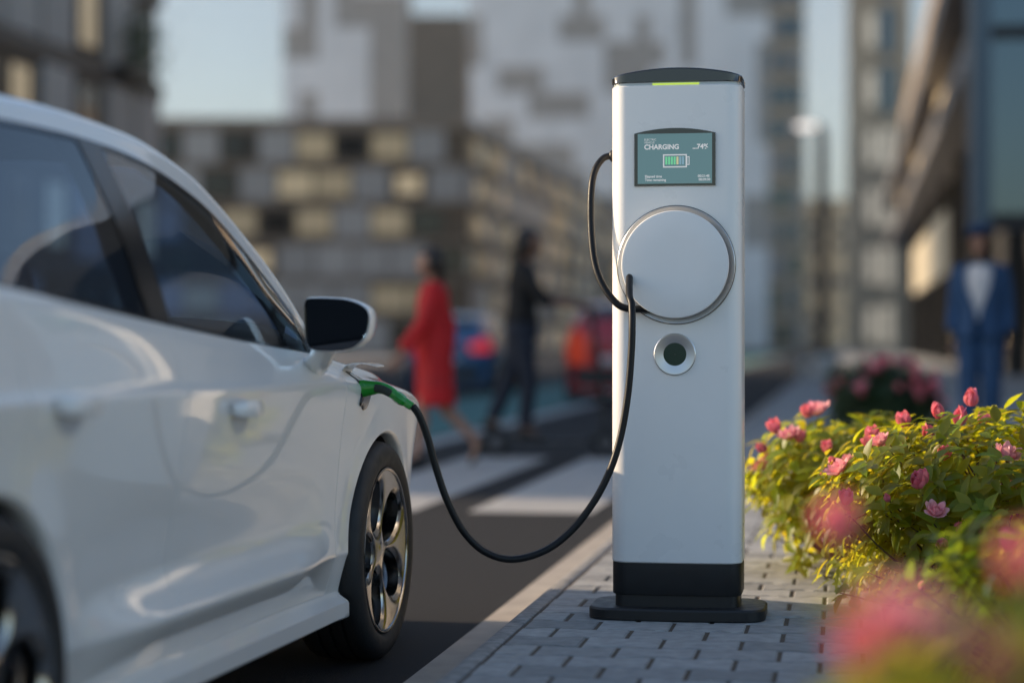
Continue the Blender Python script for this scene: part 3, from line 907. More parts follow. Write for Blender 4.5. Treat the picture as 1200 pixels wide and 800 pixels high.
    for side in (1,-1):                                   # door linings below the belt
        rows = []
        for u in np.arange(-2.9, -.3, .1):
            s = Section(u); vb, zb = s.at(14.0)
            rows.append([(u, -side*(vb-.035), zb-.008), (u, -side*(vb-.10), zb-.03), (u, -side*(vb-.10), .30)])
        strip_obj('door_lining', rows, M['cabin'], root)
        for (ua, ub) in ((-1.70,-1.615),):                # inner B pillar
            rows = []
            for t in (14.0, 15.0, 16.0, 17.0):
                s1 = Section(ua); s2 = Section(ub); a = s1.at(t); b = s2.at(t)
                rows.append([(ua, -side*(a[0]-.012), a[1]), (ua, -side*(a[0]-.06), a[1]), (ub, -side*(b[0]-.06), b[1]), (ub, -side*(b[0]-.012), b[1])])
            strip_obj('pillar_lining', rows, M['cabin'], root)
    for side in (1,-1):                                   # inner A pillars
        rows = []
        for u in np.arange(-1.30, -.36, .05):
            s = Section(u); rows.append([])
            for t in (16.05, 16.6, 17.0, 17.3):
                v_, z_ = s.at(t); rows[-1].append((u, -side*(v_-.022), z_-.012))
            v_, z_ = s.at(16.6); rows[-1].append((u-.03, -side*(v_-.065), z_-.02))
        strip_obj('pillar_lining', rows, M['cabin'], root)
    if detail:
        def seat(u, v, w, nm='seat'):
            bm = bmesh.new()
            box(bm, (u+.25, -v, .50), (.54,w,.16), bevel=.05)
            A = Matrix.Translation(Vector((u-.02,-v,.55))) @ Matrix.Rotation(math.radians(-16),4,'Y')
            box(bm, (0,0,.27), (.15,w,.62), bevel=.055, mat=A)
            return bm_obj(nm, bm, M['cabin'], root, angle=60)
        def headrest(u, v):
            bm = bmesh.new()
            A = Matrix.Translation(Vector((u-.02,-v,.55))) @ Matrix.Rotation(math.radians(-16),4,'Y')
            box(bm, (0,0,.69), (.10,.25,.17), bevel=.045, mat=A)
            box(bm, (0,.05,.58), (.014,.014,.12), mat=A); box(bm, (0,-.05,.58), (.014,.014,.12), mat=A)
            return bm_obj('headrest', bm, M['cabin'], root, angle=60)
        for v_ in (.37,-.37): seat(-1.72, v_, .50); headrest(-1.72, v_)
        seat(-2.55, 0, 1.25, 'rear_seat'); headrest(-2.55,.4); headrest(-2.55,-.4)
        rows = []
        for u, z, w in ((-.78,.62,.70),(-.80,.86,.72),(-.70,.93,.73),(-.45,.935,.72),(-.30,.92,.70)):
            rows.append([(u,-w,z-.02),(u,-w*.5,z),(u,0,z+.005),(u,w*.5,z),(u,w,z-.02)])
        strip_obj('dashboard', rows, M['cabin'], root)
        v, f = tube_pts([(0,.18*math.cos(a),.18*math.sin(a)) for a in [2*PI*k/40 for k in range(41)]], .014, 8)
        st = mesh_obj('steering_wheel', v, f, M['trim'], root); st.location = (-.98,.37,.86); st.rotation_euler = (0,math.radians(-25),0)
        # door handles
        for par, hu, hz in ((fd,-1.30,.775),(rd,-2.25,.812)):
            for k_, side in enumerate((1,-1)):
                s = Section(hu); vv, _ = s.at(s.t_of_z(hz))
                bm = bmesh.new()
                pa = [(-.078,.004,.0),(-.070,.022,.0),(-.04,.034,.0),(0,.037,.0),(.04,.034,.0),(.070,.022,.0),(.078,.004,.0)]
                ring = []
                hh_ = [.011,.016,.0185,.0195,.0185,.016,.011]
                for (du, dv, _), h in zip(pa, hh_):
                    ring.append([(hu+du, -side*(vv+dv), hz+h), (hu+du, -side*(vv+dv+.006), hz+h*.5), (hu+du, -side*(vv+dv+.007), hz-h*.4), (hu+du, -side*(vv+dv+.001), hz-h), (hu+du, -side*(vv+dv-.012), hz-h*.8), (hu+du, -side*(vv+dv-.012), hz+h*.8)])
                strip_obj('handle', ring, paint, par[k_], closed=True, angle=50)
                # flat patch behind the handle, the shade of a recess put into its colour
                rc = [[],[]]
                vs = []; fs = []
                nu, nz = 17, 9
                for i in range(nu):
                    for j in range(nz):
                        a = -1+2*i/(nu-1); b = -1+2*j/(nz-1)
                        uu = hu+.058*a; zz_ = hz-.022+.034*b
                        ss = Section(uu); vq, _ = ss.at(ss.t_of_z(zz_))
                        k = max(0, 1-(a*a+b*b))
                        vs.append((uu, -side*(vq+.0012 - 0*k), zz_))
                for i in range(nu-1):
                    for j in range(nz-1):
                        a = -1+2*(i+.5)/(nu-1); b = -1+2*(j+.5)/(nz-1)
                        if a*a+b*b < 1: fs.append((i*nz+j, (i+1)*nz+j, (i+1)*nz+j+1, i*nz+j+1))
                mesh_obj('handle_shade_patch', vs, fs, M['handle_shade'], par[k_])
        # wing mirrors
        for k_, side in enumerate((1,-1)):
            mc = Vector((-.815, -side*.955, .972))
            # outline of the mirror face in (v outward, z), metres from its centre
            kx = 5.19/F_PX
            ol_ = [(-41,-24),(-40,10),(-37,24),(-28,30),(-10,31.5),(10,30.5),(26,25),(37,15),(42,3),(43,-10),(39,-19),(28,-26),(12,-30.5),(-8,-32),(-28,-32.5),(-38,-31)]
            ol_ = [(a*kx, -b*kx) for a, b in ol_]
            pts_ = catmull([Vector((a, b, 0)) for a, b in ol_+[ol_[0]]], 5)[:-1]
            tilt = .10
            def ring_(sc, du, oz=0):
                return [tuple(mc+Vector((du + side*0 - p.x*sc*tilt, -side*(p.x*sc), p.y*sc+oz))) for p in pts_]
            rings = [ring_(.90,.012), ring_(.94,.004), ring_(.975,-.003), ring_(1.0,.004), ring_(1.02,.02), ring_(1.0,.055), ring_(.9,.095), ring_(.7,.125), ring_(.4,.14), ring_(.02,.145)]
            mir = strip_obj('wing_mirror', rings, paint, fd[k_], closed=True, angle=60)
            gr = ring_(.935,.002); n_ = len(gr)
            mg = mesh_obj('mirror_glass', gr, [tuple(range(n_))], M['mirror'], mir, smooth=False)
            # inner black surround ring
            strip_obj('mirror_surround', [ring_(.965,-.0035), ring_(.94,-.002), ring_(.92,.005)], M['trim'], mir, closed=True)
            s = Section(-.655); t_ = s.t_of_z(.855); vb_, _ = s.at(t_)
            foot = Vector((-.650, -side*(vb_-.012), .862)); head_ = mc+Vector((.045, side*.035, -.058))
            pth = catmull([foot, foot*.45+head_*.55+Vector((0,0,-.002)), head_+Vector((0,0,.02))], 6)
            rr = [.043-.010*min(1,i/6) for i in range(len(pth))]
            v, f = tube_pts(pth, rr, 16, sy=.62)
            mesh_obj('mirror_arm', v, f, paint, mir, angle=60)
    return root
CAR_A = math.atan2(.979, .2045)          # heading of the parked white car in world (x axis = forward)
car = make_car('parked_car', M['paint_white'], 'white hatchback parked at the kerb with a green charging plug in its fender')
car.location = (-1.214, 6.178, 0); car.rotation_euler = (0, 0, CAR_A)
# charging flap on the front fender (opened upward) and port

fl = [(404.5,449),(404.8,441),(406.5,434),(411,428.5),(418,426),(428,425.2),(438,426.6),(446,429)]
flv = []
def car_uv(w):          # world point -> car (forward, left, z)
    return car_inv @ Vector(w)
car_mat = Matrix.Translation((-1.214, 6.178, 0)) @ Matrix.Rotation(CAR_A, 4, 'Z'); car_inv = car_mat.inverted()
pth = catmull([car_uv(P(x, y, 5.74-.0011*(x-405))) for x, y in fl], 5)
rings = []
for k, w in enumerate((-.052,-.048,-.02,.02,.048,.052)):
    row = []
    for i, p in enumerate(pth):
        tt = (pth[min(i+1,len(pth)-1)]-pth[max(i-1,0)]).normalized(); nn = Vector((1,0,0)).cross(tt).normalized()
        taper = 1-.35*max(0, (i/len(pth)-.75)/.25)**2
        row.append(p+Vector((w*taper,0,0))+nn*.0012)
    for i, p in reversed(list(enumerate(pth))):
        tt = (pth[min(i+1,len(pth)-1)]-pth[max(i-1,0)]).normalized(); nn = Vector((1,0,0)).cross(tt).normalized()
        taper = 1-.35*max(0, (i/len(pth)-.75)/.25)**2
        row.append(p+Vector((w*taper,0,0))-nn*.0012)
    rings.append(row)
flap = strip_obj('charging_flap', rings, M['paint_white'], car, closed=True, angle=50)
bm = bmesh.new(); bm.from_mesh(flap.data); n_ = len(rings[0]); bm.verts.ensure_lookup_table()
for o_ in (0, 5*n_):
    for i in range(n_//2-1):
        bm.faces.new([bm.verts[o_+i], bm.verts[o_+i+1], bm.verts[o_+n_-2-i], bm.verts[o_+n_-1-i]])
bmesh.ops.recalc_face_normals(bm, faces=bm.faces[:]); bm.to_mesh(flap.data); bm.free()
# the port: a dark oval bezel following the fender skin
vs, fs = [], []
cu, cz = -.262, .797
for j, rr in enumerate((0, .4, .8, 1.0, 1.06)):
    for k in range(36):
        a = 2*PI*k/36
        u = cu+.047*rr*math.cos(a); z = cz+.058*rr*math.sin(a)
        s = Section(u); v_, _ = s.at(s.t_of_z(min(z,.862)))
        vs.append((u, -(v_+(.004 if rr < 1.02 else -.002)), z))
for j in range(4):
    for k in range(36):
        a = j*36+k; b = j*36+(k+1) % 36; fs.append((a, b, b+36, a+36))
mesh_obj('charging_port', vs, fs, M['gloss_black'], car)
# ------------------------------------------------------------------ people
def head_mesh(c, yaw, s=1.0, tilt=0.0):
    """a head facing +x turned by yaw: brow, nose, lips, chin and ears"""
    V, Fc = [], []
    nu, nv = 40, 28
    for j in range(nv+1):
        ph = PI*j/nv; z = math.cos(ph)
        for k in range(nu):
            th = 2*PI*k/nu; x = math.sin(ph)*math.cos(th); y = math.sin(ph)*math.sin(th)
            X, Y, Z = x*.098, y*.076, z*.118
            if z < 0: Y *= 1-.34*(-z)**1.3; X *= 1-.12*(-z)**2
            if x > 0:
                g = lambda y0, z0, sy, sz: math.exp(-((Y-y0)/sy)**2-((Z-z0)/sz)**2)
                X += .020*g(0,-.022,.013,.022)+.010*g(0,.002,.010,.03)          # nose
                X -= .010*(g(.031,.004,.016,.012)+g(-.031,.004,.016,.012))      # eye sockets
                X += .006*g(0,.024,.05,.010)                                   # brow
                X += .007*g(0,-.058,.022,.007)-.004*g(0,-.0665,.02,.004)+.006*g(0,-.073,.02,.006)   # lips
                X += .008*g(0,-.10,.022,.014)                                  # chin
            else: X *= 1.02; 
            V.append(Vector((X, Y, Z)))
    for j in range(nv):
        for k in range(nu):
            a = j*nu+k; b = j*nu+(k+1) % nu; Fc.append((a, b, b+nu, a+nu))
    for sd in (1,-1):                                                           # ears
        o = len(V)
        for j in range(7):
            ph = PI*j/6
            for k in range(10):
                th = 2*PI*k/10
                V.append(Vector((-.008+.017*math.sin(ph)*math.cos(th)-.0*sd, sd*.073+.007*math.sin(ph)*math.sin(th), -.004+.031*math.cos(ph))))
        for j in range(6):
            for k in range(10):
                a = o+j*10+k; b = o+j*10+(k+1) % 10; Fc.append((a, b, b+10, a+10))
    R = Matrix.Rotation(yaw, 3, 'Z') @ Matrix.Rotation(tilt, 3, 'Y')
    return [Vector(c)+R @ (v*s) for v in V], Fc, R
def hand_joints(J, E, R_, wrist, dirn, palm_n, curl=.35, s=1.0, thumb_side=1):
    """five unequal fingers rooted in the palm"""
    d = Vector(dirn).normalized(); n = Vector(palm_n).normalized(); n = (n-d*n.dot(d)).normalized(); sd = d.cross(n)*thumb_side
    w = J.index(wrist) if wrist in J else None
    wi = wrist
    palm = len(J); J.append(J[wi]+d*.045*s); R_.append((.030*s,.017*s)); E.append((wi, palm))
    for k, (off, ln) in enumerate(((.027,.075),(.009,.086),(-.009,.080),(-.026,.062))):
        b = len(J); base = J[wi]+d*.088*s+sd*off*s
        J.append(base); R_.append(.0095*s); E.append((palm, b))
        p = base; q = d.copy(); last = b
        for seg in (.45,.30,.25):
            q = (q*math.cos(curl)+n*math.sin(curl)).normalized()
            p = p+q*ln*seg*s; J.append(p); R_.append(.0082*s if seg != .25 else .0068*s); E.append((last, len(J)-1)); last = len(J)-1
    t1 = J[wi]+d*.035*s+sd*.030*s; t2 = t1+(d*.7+sd*.6+n*.25).normalized()*.034*s; t3 = t2+(d*.9+sd*.2+n*.3).normalized()*.028*s
    a = len(J); J += [t1,t2,t3]; R_ += [.012*s,.0105*s,.0085*s]; E += [(palm,a),(a,a+1),(a+1,a+2)]
def person_body(name, root, skel, skin, hands, head, parent):
    """skel: ordered list (name, pos, radius, parent); one continuous remeshed surface"""
    J = []; E = []; R_ = []; ix = {}
    for nm, pos, r, par in skel:
        ix[nm] = len(J); J.append(Vector(pos)); R_.append(r)
        if par: E.append((ix[par], ix[nm]))
    class JL(list):
        def index(s, x): return x
    J = JL(J)
    for wr, d, n, curl, ts in hands: hand_joints(J, E, R_, ix[wr], d, n, curl, 1.0, ts)
    V, Fc = apply_mods('b', J, E, [], [('SKIN', {'use_smooth_shade': True}), ('SUBSURF', {'levels': 1, 'render_levels': 1})], radii=R_)
    hv, hf, HR = head_mesh(*head)
    v, f = merge([(V, Fc), (hv, hf)])
    V, Fc = apply_mods('b', v, [], f, [('REMESH', {'mode': 'VOXEL', 'voxel_size': .0085}), ('SMOOTH', {'factor': .5, 'iterations': 2})])
    b = mesh_obj(name, V, Fc, skin, parent)
    return b, HR
def loft(name, rings, m, parent, n=40, fold=0.0, nf=9, seed=0, thick=.006, caps=False):
    """rings: (centre, rx, ry[, yaw]) stacked; cloth with soft folds"""
    rnd = random.Random(seed); ph = [rnd.uniform(0, 6.28) for _ in range(4)]
    V, Fc = [], []
    for i, rg in enumerate(rings):
        c = Vector(rg[0]); rx, ry = rg[1], rg[2]; yw = rg[3] if len(rg) > 3 else 0
        fl = fold*(i/(len(rings)-1))
        for k in range(n):
            a = 2*PI*k/n
            w = 1+fl*(.6*math.sin(nf*a+ph[0]+i*.25)+.4*math.sin((nf-4)*a+ph[1]-i*.2))
            x, y = rx*w*math.cos(a), ry*w*math.sin(a)
            V.append(c+Vector((x*math.cos(yw)-y*math.sin(yw), x*math.sin(yw)+y*math.cos(yw), 0)))
    for i in range(len(rings)-1):
        for k in range(n):
            a = i*n+k; b = i*n+(k+1) % n; Fc.append((a, b, b+n, a+n))
    V2, F2 = apply_mods('c', V, [], Fc, [('SUBSURF', {'levels': 1, 'render_levels': 1}), ('SOLIDIFY', {'thickness': thick, 'offset': 1})])
    return mesh_obj(name, V2, F2, m, parent)
def sleeve(path, radii, n=18):
    p = catmull(path, 5)
    r = [samp(radii, i) for i in range(len(p))]
    r = [a*(1+.05*math.sin(i*1.9)) for i, a in enumerate(r)]
    return tube_pts(p, r, n)
def hair_cap(c, HR, s, back_long=0.0, bun=False, front=.35):
    """hair following the skull, thick at the back, leaving the face free"""
    V, Fc = [], []
    nu, nv = 36, 20
    for j in range(nv+1):
        ph = PI*j/nv
        for k in range(nu):
            th = 2*PI*k/nu
            x, y, z = math.sin(ph)*math.cos(th), math.sin(ph)*math.sin(th), math.cos(ph)
            sc = 1.0
            face = x > .25 and z < .52
            if face: sc = .86
            wob = 1+.02*math.sin(9*th+3*z*4)
            p = Vector((x*.107*sc*wob-.010, y*.086*sc*wob, z*.124*sc+.008))
            if z < -.2 and not face:
                p.z = max(p.z, -.075)
            V.append(Vector(c)+HR @ (p*s))
    for j in range(nv):
        for k in range(nu):
            a = j*nu+k; b = j*nu+(k+1) % nu; Fc.append((a, b, b+nu, a+nu))
    parts = [(V, Fc)]
    if bun:
        bv, bf = lathe([(0.001,-.05),(.03,-.042),(.045,-.015),(.046,.012),(.03,.042),(.001,.05)], 20)
        parts.append(([Vector(c)+HR @ (Vector((-.112,0,-.01))+v*.95) for v in bv], bf))
    if back_long:
        rings = []
        for i in range(9):
            t = i/8; z = .03-back_long*t; x = -.055-.035*math.sin(t*2.2)+.01*t
            rings.append([Vector(c)+HR @ Vector((x+(.055*(1-.35*t))*math.cos(a)*(1+.06*math.sin(7*a+i)), (.092*(1-.25*t))*math.sin(a)*(1+.05*math.sin(6*a)), z)) for a in [2*PI*k/24 for k in range(24)]])
        V2 = [p for r in rings for p in r]; F2 = []
        for i in range(8):
            for k in range(24):
                a = i*24+k; b = i*24+(k+1) % 24; F2.append((a, b, b+24, a+24))
        F2.append(tuple(range(8*24, 9*24))); F2.append(tuple(range(23,-1,-1)))
        parts.append((V2, F2))
    return merge(parts)
def eyes(c, HR, parent):
    for sd in (1,-1):
        v, f = lathe([(.0005,-.009),(.006,-.0065),(.009,0),(.006,.0065),(.0005,.009)], 12)
        mesh_obj('eye', [Vector(c)+HR @ (Vector((.078, sd*.031, .004))+Vector((a.z*.8, a.x*1.1, a.y*.7))) for a in v], f, M['eye'], parent)
def shoe(name, ankle, toe_dir, m, parent, pitch=0.0, heel=0.0):
    """a foot-shaped shoe: sole, toe box and heel counter; sole along toe_dir"""
    V, Fc = [], []
    prof = [(-.075,.030,.055),(-.055,.036,.085),(-.01,.036,.088),(.05,.043,.060),(.10,.047,.046),(.145,.040,.036),(.172,.018,.022)]
    d = Vector((toe_dir[0], toe_dir[1], 0)).normalized(); sd = Vector((-d.y, d.x, 0)); up = Vector((0,0,1))
    R = Matrix.Rotation(pitch, 3, sd)
    for x, w, h in prof:
        for k in range(12):
            a = 2*PI*k/12
            p = d*x + sd*(w*math.cos(a)) + up*(max(-.012, h/2+h/2*math.sin(a))-.075)
            V.append(Vector(ankle)+R @ p)
    for i in range(len(prof)-1):
        for k in range(12):
            a = i*12+k; b = i*12+(k+1) % 12; Fc.append((a, b, b+12, a+12))
    Fc.append(tuple(range(11,-1,-1))); o = (len(prof)-1)*12; Fc.append(tuple(range(o, o+12)))
    return mesh_obj(name, V, Fc, m, parent)

def skeleton(J):
    """J: dict of joints -> ordered skin list with tapering radii"""
    return [('pelvis', J['pelvis'], (.135,.10), None), ('waist', J['waist'], (.115,.088), 'pelvis'), ('chest', J['chest'], (.135,.098), 'waist'),
            ('upper', J['upper'], (.10,.08), 'chest'), ('neck', J['neck'], .052, 'upper'), ('nape', J['nape'], .050, 'neck'),
            ('shL', J['shL'], .052, 'upper'), ('elL', J['elL'], .040, 'shL'), ('faL', tuple((Vector(J['elL'])*.65+Vector(J['wrL'])*.35)), .038, 'elL'), ('wrL', J['wrL'], .026, 'faL'),
            ('shR', J['shR'], .052, 'upper'), ('elR', J['elR'], .040, 'shR'), ('faR', tuple((Vector(J['elR'])*.65+Vector(J['wrR'])*.35)), .038, 'elR'), ('wrR', J['wrR'], .026, 'faR'),
            ('hiL', J['hiL'], .088, 'pelvis'), ('thL', tuple(Vector(J['hiL'])*.55+Vector(J['knL'])*.45), .075, 'hiL'), ('knL', J['knL'], .054, 'thL'), ('caL', tuple(Vector(J['knL'])*.68+Vector(J['anL'])*.32+Vector(J.get('calf',(0,0,0)))), .054, 'knL'), ('anL', J['anL'], .036, 'caL'),
            ('hiR', J['hiR'], .088, 'pelvis'), ('thR', tuple(Vector(J['hiR'])*.55+Vector(J['knR'])*.45), .075, 'hiR'), ('knR', J['knR'], .054, 'thR'), ('caR', tuple(Vector(J['knR'])*.68+Vector(J['anR'])*.32+Vector(J.get('calf',(0,0,0)))), .054, 'knR'), ('anR', J['anR'], .036, 'caR'),
            ('toL', J['toL'], .026, 'anL'), ('toR', J['toR'], .026, 'anR')]
# --- woman in the red dress, walking left across the crossing (local +x = her way)
WR = empty('person', P(509, 547, 15.2), PI, 'woman in a long sleeved red dress walking over the crosswalk', 'person')
WR.location.z = 0; WR.scale = (.96,)*3
J = dict(pelvis=(0,0,.90), waist=(.0,0,1.06), chest=(.015,0,1.23), upper=(.0,0,1.35), neck=(.005,0,1.42), nape=(.015,0,1.47),
    shL=(.0,.165,1.345), elL=(.09,.215,1.09), wrL=(.255,.20,.875), shR=(.0,-.165,1.345), elR=(-.10,-.215,1.09), wrR=(-.09,-.23,.855),
    hiL=(.0,.088,.86), knL=(.085,.09,.47), anL=(.135,.09,.085), toL=(.265,.10,.03), hiR=(0,-.088,.86), knR=(-.06,-.085,.46), anR=(-.34,-.085,.175), toR=(-.28,-.09,.035), calf=(-.015,0,0))
body, HR = person_body('body', WR, skeleton(J), M['skin'], [('wrL',(.55,.0,-.83),(.1,-1,0),.3,1),('wrR',(.1,0,-1),(.1,1,0),.3,-1)], ((.035,0,1.57), 0.0, .98), WR)
loft('dress', [((.005,0,1.435),.058,.075),((.003,0,1.405),.085,.135),((.003,0,1.36),.112,.20),((.01,0,1.28),.128,.205),((.012,0,1.18),.126,.185),((.0,0,1.06),.125,.172),((-.0,0,.95),.148,.19),((.0,0,.82),.146,.185),((.0,0,.68),.146,.182),((-.01,0,.56),.150,.185),((-.015,0,.475),.154,.19)], M['red_dress'], WR, fold=.075, nf=9, seed=2)
v, f = merge([sleeve([(.0,.15,1.375),(.035,.20,1.24),(.09,.218,1.09),(.165,.212,.99),(.225,.204,.91)],[.068,.066,.060,.055,.056]), sleeve([(.0,-.15,1.375),(-.045,-.20,1.24),(-.10,-.218,1.09),(-.10,-.226,.98),(-.095,-.229,.90)],[.068,.066,.060,.055,.056])])
for k in (0,1):
    v, f = (sleeve([(.0,.15,1.375),(.035,.20,1.24),(.09,.218,1.09),(.165,.212,.99),(.225,.204,.91)],[.068,.066,.060,.055,.056]) if k == 0 else sleeve([(.0,-.15,1.375),(-.045,-.20,1.24),(-.10,-.218,1.09),(-.10,-.226,.98),(-.095,-.229,.90)],[.068,.066,.060,.055,.056]))
    mesh_obj('sleeve', v, f, M['red_dress'], WR)
v, f = hair_cap((.035,0,1.57), HR, .98, back_long=.16, bun=False); mesh_obj('hair', v, f, M['hair'], WR); eyes((.035,0,1.57), HR, WR)
shoe('shoe', (.135,.09,.085), (1,.06), M['shoe'], WR); shoe('shoe', (-.34,-.085,.175), (1,-.03), M['shoe'], WR, pitch=.85)
# --- kick scooter and rider (local +x = riding right)
SCO = empty('kick_scooter', P(640, 528, 16.6), 0, 'dark kick scooter ridden across the street behind the charging station', 'scooter')
SCO.location.z = 0
def tube_obj(name, pts, r, m, parent, n=12):
    v, f = tube_pts(pts, r, n); return mesh_obj(name, v, f, m, parent, angle=50)
bm = bmesh.new(); box(bm, (-.02,0,.115), (.70,.15,.035), bevel=.012); bm_obj('deck', bm, M['matt_black'], SCO)
tube_obj('stem', [(.335,0,.12),(.43,0,.17),(.485,0,.26),(.455,0,.50),(.41,0,.85),(.365,0,1.17)], [.03,.03,.026,.024,.022,.02], M['matt_black'], SCO)
tube_obj('handlebar', [(.355,-.24,1.185),(.365,-.08,1.18),(.365,.08,1.18),(.355,.24,1.185)], .013, M['matt_black'], SCO)
for y in (-.2,.2): tube_obj('handle_grip', [(.357,y-.055,1.184),(.357,y+.055,1.184)], .019, M['rubber'], SCO)
for x in (-.40,.485):
    v, f = lathe([(.06,-.022),(.095,-.026),(.107,-.015),(.109,0),(.107,.015),(.095,.026),(.06,.022)], 32)
    w = mesh_obj('wheel', [Vector((x+a.x, a.z, .11+a.y)) for a in v], f, M['tyre'], SCO)
    v, f = lathe([(.001,-.02),(.062,-.02),(.062,.02),(.001,.02)], 24); mesh_obj('rim', [Vector((x+a.x, a.z, .11+a.y)) for a in v], f, M['fascia'], w, angle=40)
tube_obj('fork', [(.485,0,.26),(.485,.045,.22),(.485,.045,.11)], .014, M['matt_black'], SCO); tube_obj('fork', [(.485,0,.26),(.485,-.045,.22),(.485,-.045,.11)], .014, M['matt_black'], SCO)
v, f = tube_pts([(-.40+.125*math.cos(a), 0, .11+.125*math.sin(a)) for a in [math.radians(60+10*k) for k in range(13)]], .03, 8, sy=.3); mesh_obj('mudguard', v, f, M['matt_black'], SCO)
RD = empty('person', P(640, 528, 16.6), 0, 'long haired person in black top and dark jeans standing on the kick scooter', 'person')
RD.location.z = 0.1335
RDX = -.20
J = dict(pelvis=(RDX,0,.91), waist=(RDX-.005,0,1.07), chest=(RDX+.015,0,1.24), upper=(RDX+.01,0,1.36), neck=(RDX+.02,0,1.43), nape=(RDX+.035,0,1.48),
    shL=(RDX+.01,.165,1.355), elL=(RDX+.17,.225,1.14), wrL=(.285,.205,1.085), shR=(RDX+.01,-.165,1.355), elR=(RDX+.17,-.225,1.14), wrR=(.285,-.205,1.085),
    hiL=(RDX,.088,.87), knL=(RDX-.10,.10,.50), anL=(RDX-.24,.07,.135), toL=(RDX-.13,.07,.03), hiR=(RDX,-.088,.87), knR=(RDX+.055,-.085,.47), anR=(RDX+.03,-.05,.085), toR=(RDX+.155,-.05,.03), calf=(-.015,0,0))
body, HR = person_body('body', RD, skeleton(J), M['skin2'], [('wrL',(1,0,-.15),(0,0,-1),.75,-1),('wrR',(1,0,-.15),(0,0,-1),.75,1)], ((RDX+.055,0,1.585), 0.0, 1.0, .08), RD)
loft('top', [((RDX+.012,0,1.435),.060,.075),((RDX+.012,0,1.41),.086,.14),((RDX+.012,0,1.365),.112,.20),((RDX+.015,0,1.28),.128,.20),((RDX+.012,0,1.16),.122,.175),((RDX,0,1.05),.122,.165),((RDX,0,.95),.138,.175)], M['black_cloth'], RD, fold=.03, seed=5)
for sd in (1,-1):
    v, f = sleeve([(RDX+.01,sd*.15,1.385),(RDX+.08,sd*.205,1.26),(RDX+.17,sd*.226,1.14),(RDX+.235,sd*.222,1.125)],[.066,.060,.054,.055]); mesh_obj('sleeve', v, f, M['black_cloth'], RD)
for sd, kn, an in ((1, J['knL'], J['anL']), (-1, J['knR'], J['anR'])):
    h = (RDX, sd*.088, .90)
    v, f = sleeve([Vector(h)+Vector((0,0,.03)), Vector(h)*.55+Vector(kn)*.45, Vector(kn), Vector(kn)*.6+Vector(an)*.4, Vector(an)+Vector((0,0,.03))], [.112,.090,.070,.066,.056]); mesh_obj('trouser_leg', v, f, M['navy'], RD)
loft('trouser_waist', [((RDX,0,.98),.128,.165),((RDX,0,.90),.145,.18),((RDX,0,.82),.135,.178)], M['navy'], RD, fold=.01)
v, f = hair_cap((RDX+.055,0,1.585), HR, 1.02, back_long=.40); mesh_obj('hair', v, f, M['hair'], RD); eyes((RDX+.055,0,1.585), HR, RD)
shoe('shoe', J['anR'], (1,-.02), M['shoe'], RD); shoe('shoe', J['anL'], (1,0), M['shoe'], RD, pitch=.45)
# --- person in the blue suit on the pavement (local +x = towards the camera side)
BL = empty('person', P(1149, 519, 16.3), -PI/2-.38, 'person in blue suit, blue cap and white blouse standing on the pavement', 'person')
BL.location.z = 0.12; BL.scale = (.96,.94,1.0)
J = dict(pelvis=(0,0,.90), waist=(.0,0,1.06), chest=(.015,0,1.25), upper=(.0,0,1.38), neck=(.005,0,1.45), nape=(.015,0,1.50),
    shL=(.0,.175,1.375), elL=(-.03,.222,1.10), wrL=(.03,.235,.86), shR=(.0,-.175,1.375), elR=(-.03,-.222,1.10), wrR=(.04,-.235,.86),
    hiL=(.0,.09,.87), knL=(.02,.095,.48), anL=(-.02,.085,.085), toL=(.10,.10,.03), hiR=(0,-.09,.87), knR=(.05,-.09,.48), anR=(.06,-.075,.085), toR=(.18,-.09,.03), calf=(-.015,0,0))
body, HR = person_body('body', BL, skeleton(J), M['skin'], [('wrL',(.1,.05,-1),(.1,-1,0),.25,1),('wrR',(.1,-.05,-1),(.1,1,0),.25,-1)], ((.03,0,1.60), -.5, 1.0), BL)
loft('blouse', [((.006,0,1.425),.064,.09),((.01,0,1.36),.108,.16),((.014,0,1.25),.124,.17),((.0,0,1.08),.115,.155),((0,0,.98),.122,.16)], M['blouse'], BL, fold=.01)
# open jacket: a lofted shell with a front gap
def jacket(rings, gaps, m, parent):
    V, Fc = [], []; n = 44
    for (c, rx, ry), g in zip(rings, gaps):
        for k in range(n+1):
            a = g+(2*PI-2*g)*k/n
            w = 1+.02*math.sin(5*a+c[2]*9)
            V.append(Vector(c)+Vector((rx*w*math.cos(a), ry*w*math.sin(a), 0)))
    for i in range(len(rings)-1):
        for k in range(n): a = i*(n+1)+k; Fc.append((a, a+1, a+n+2, a+n+1))
    V2, F2 = apply_mods('j', V, [], Fc, [('SUBSURF', {'levels': 1, 'render_levels': 1}), ('SOLIDIFY', {'thickness': .012, 'offset': 1})])
    return mesh_obj('jacket', V2, F2, m, parent)
jacket([((.0,0,1.45),.078,.10),((.0,0,1.43),.10,.155),((.0,0,1.385),.122,.215),((.008,0,1.29),.142,.218),((.01,0,1.17),.142,.20),((.0,0,1.05),.14,.188),((0,0,.93),.158,.205),((0,0,.82),.17,.218)], [.75,.72,.62,.55,.42,.06,.12,.22], M['blue_suit'], BL)
for sd in (1,-1):
    v, f = sleeve([(0,sd*.155,1.405),(-.015,sd*.20,1.26),(-.03,sd*.222,1.10),(0,sd*.230,.98),(.028,sd*.235,.895)],[.074,.068,.060,.056,.052]); mesh_obj('sleeve', v, f, M['blue_suit'], BL)
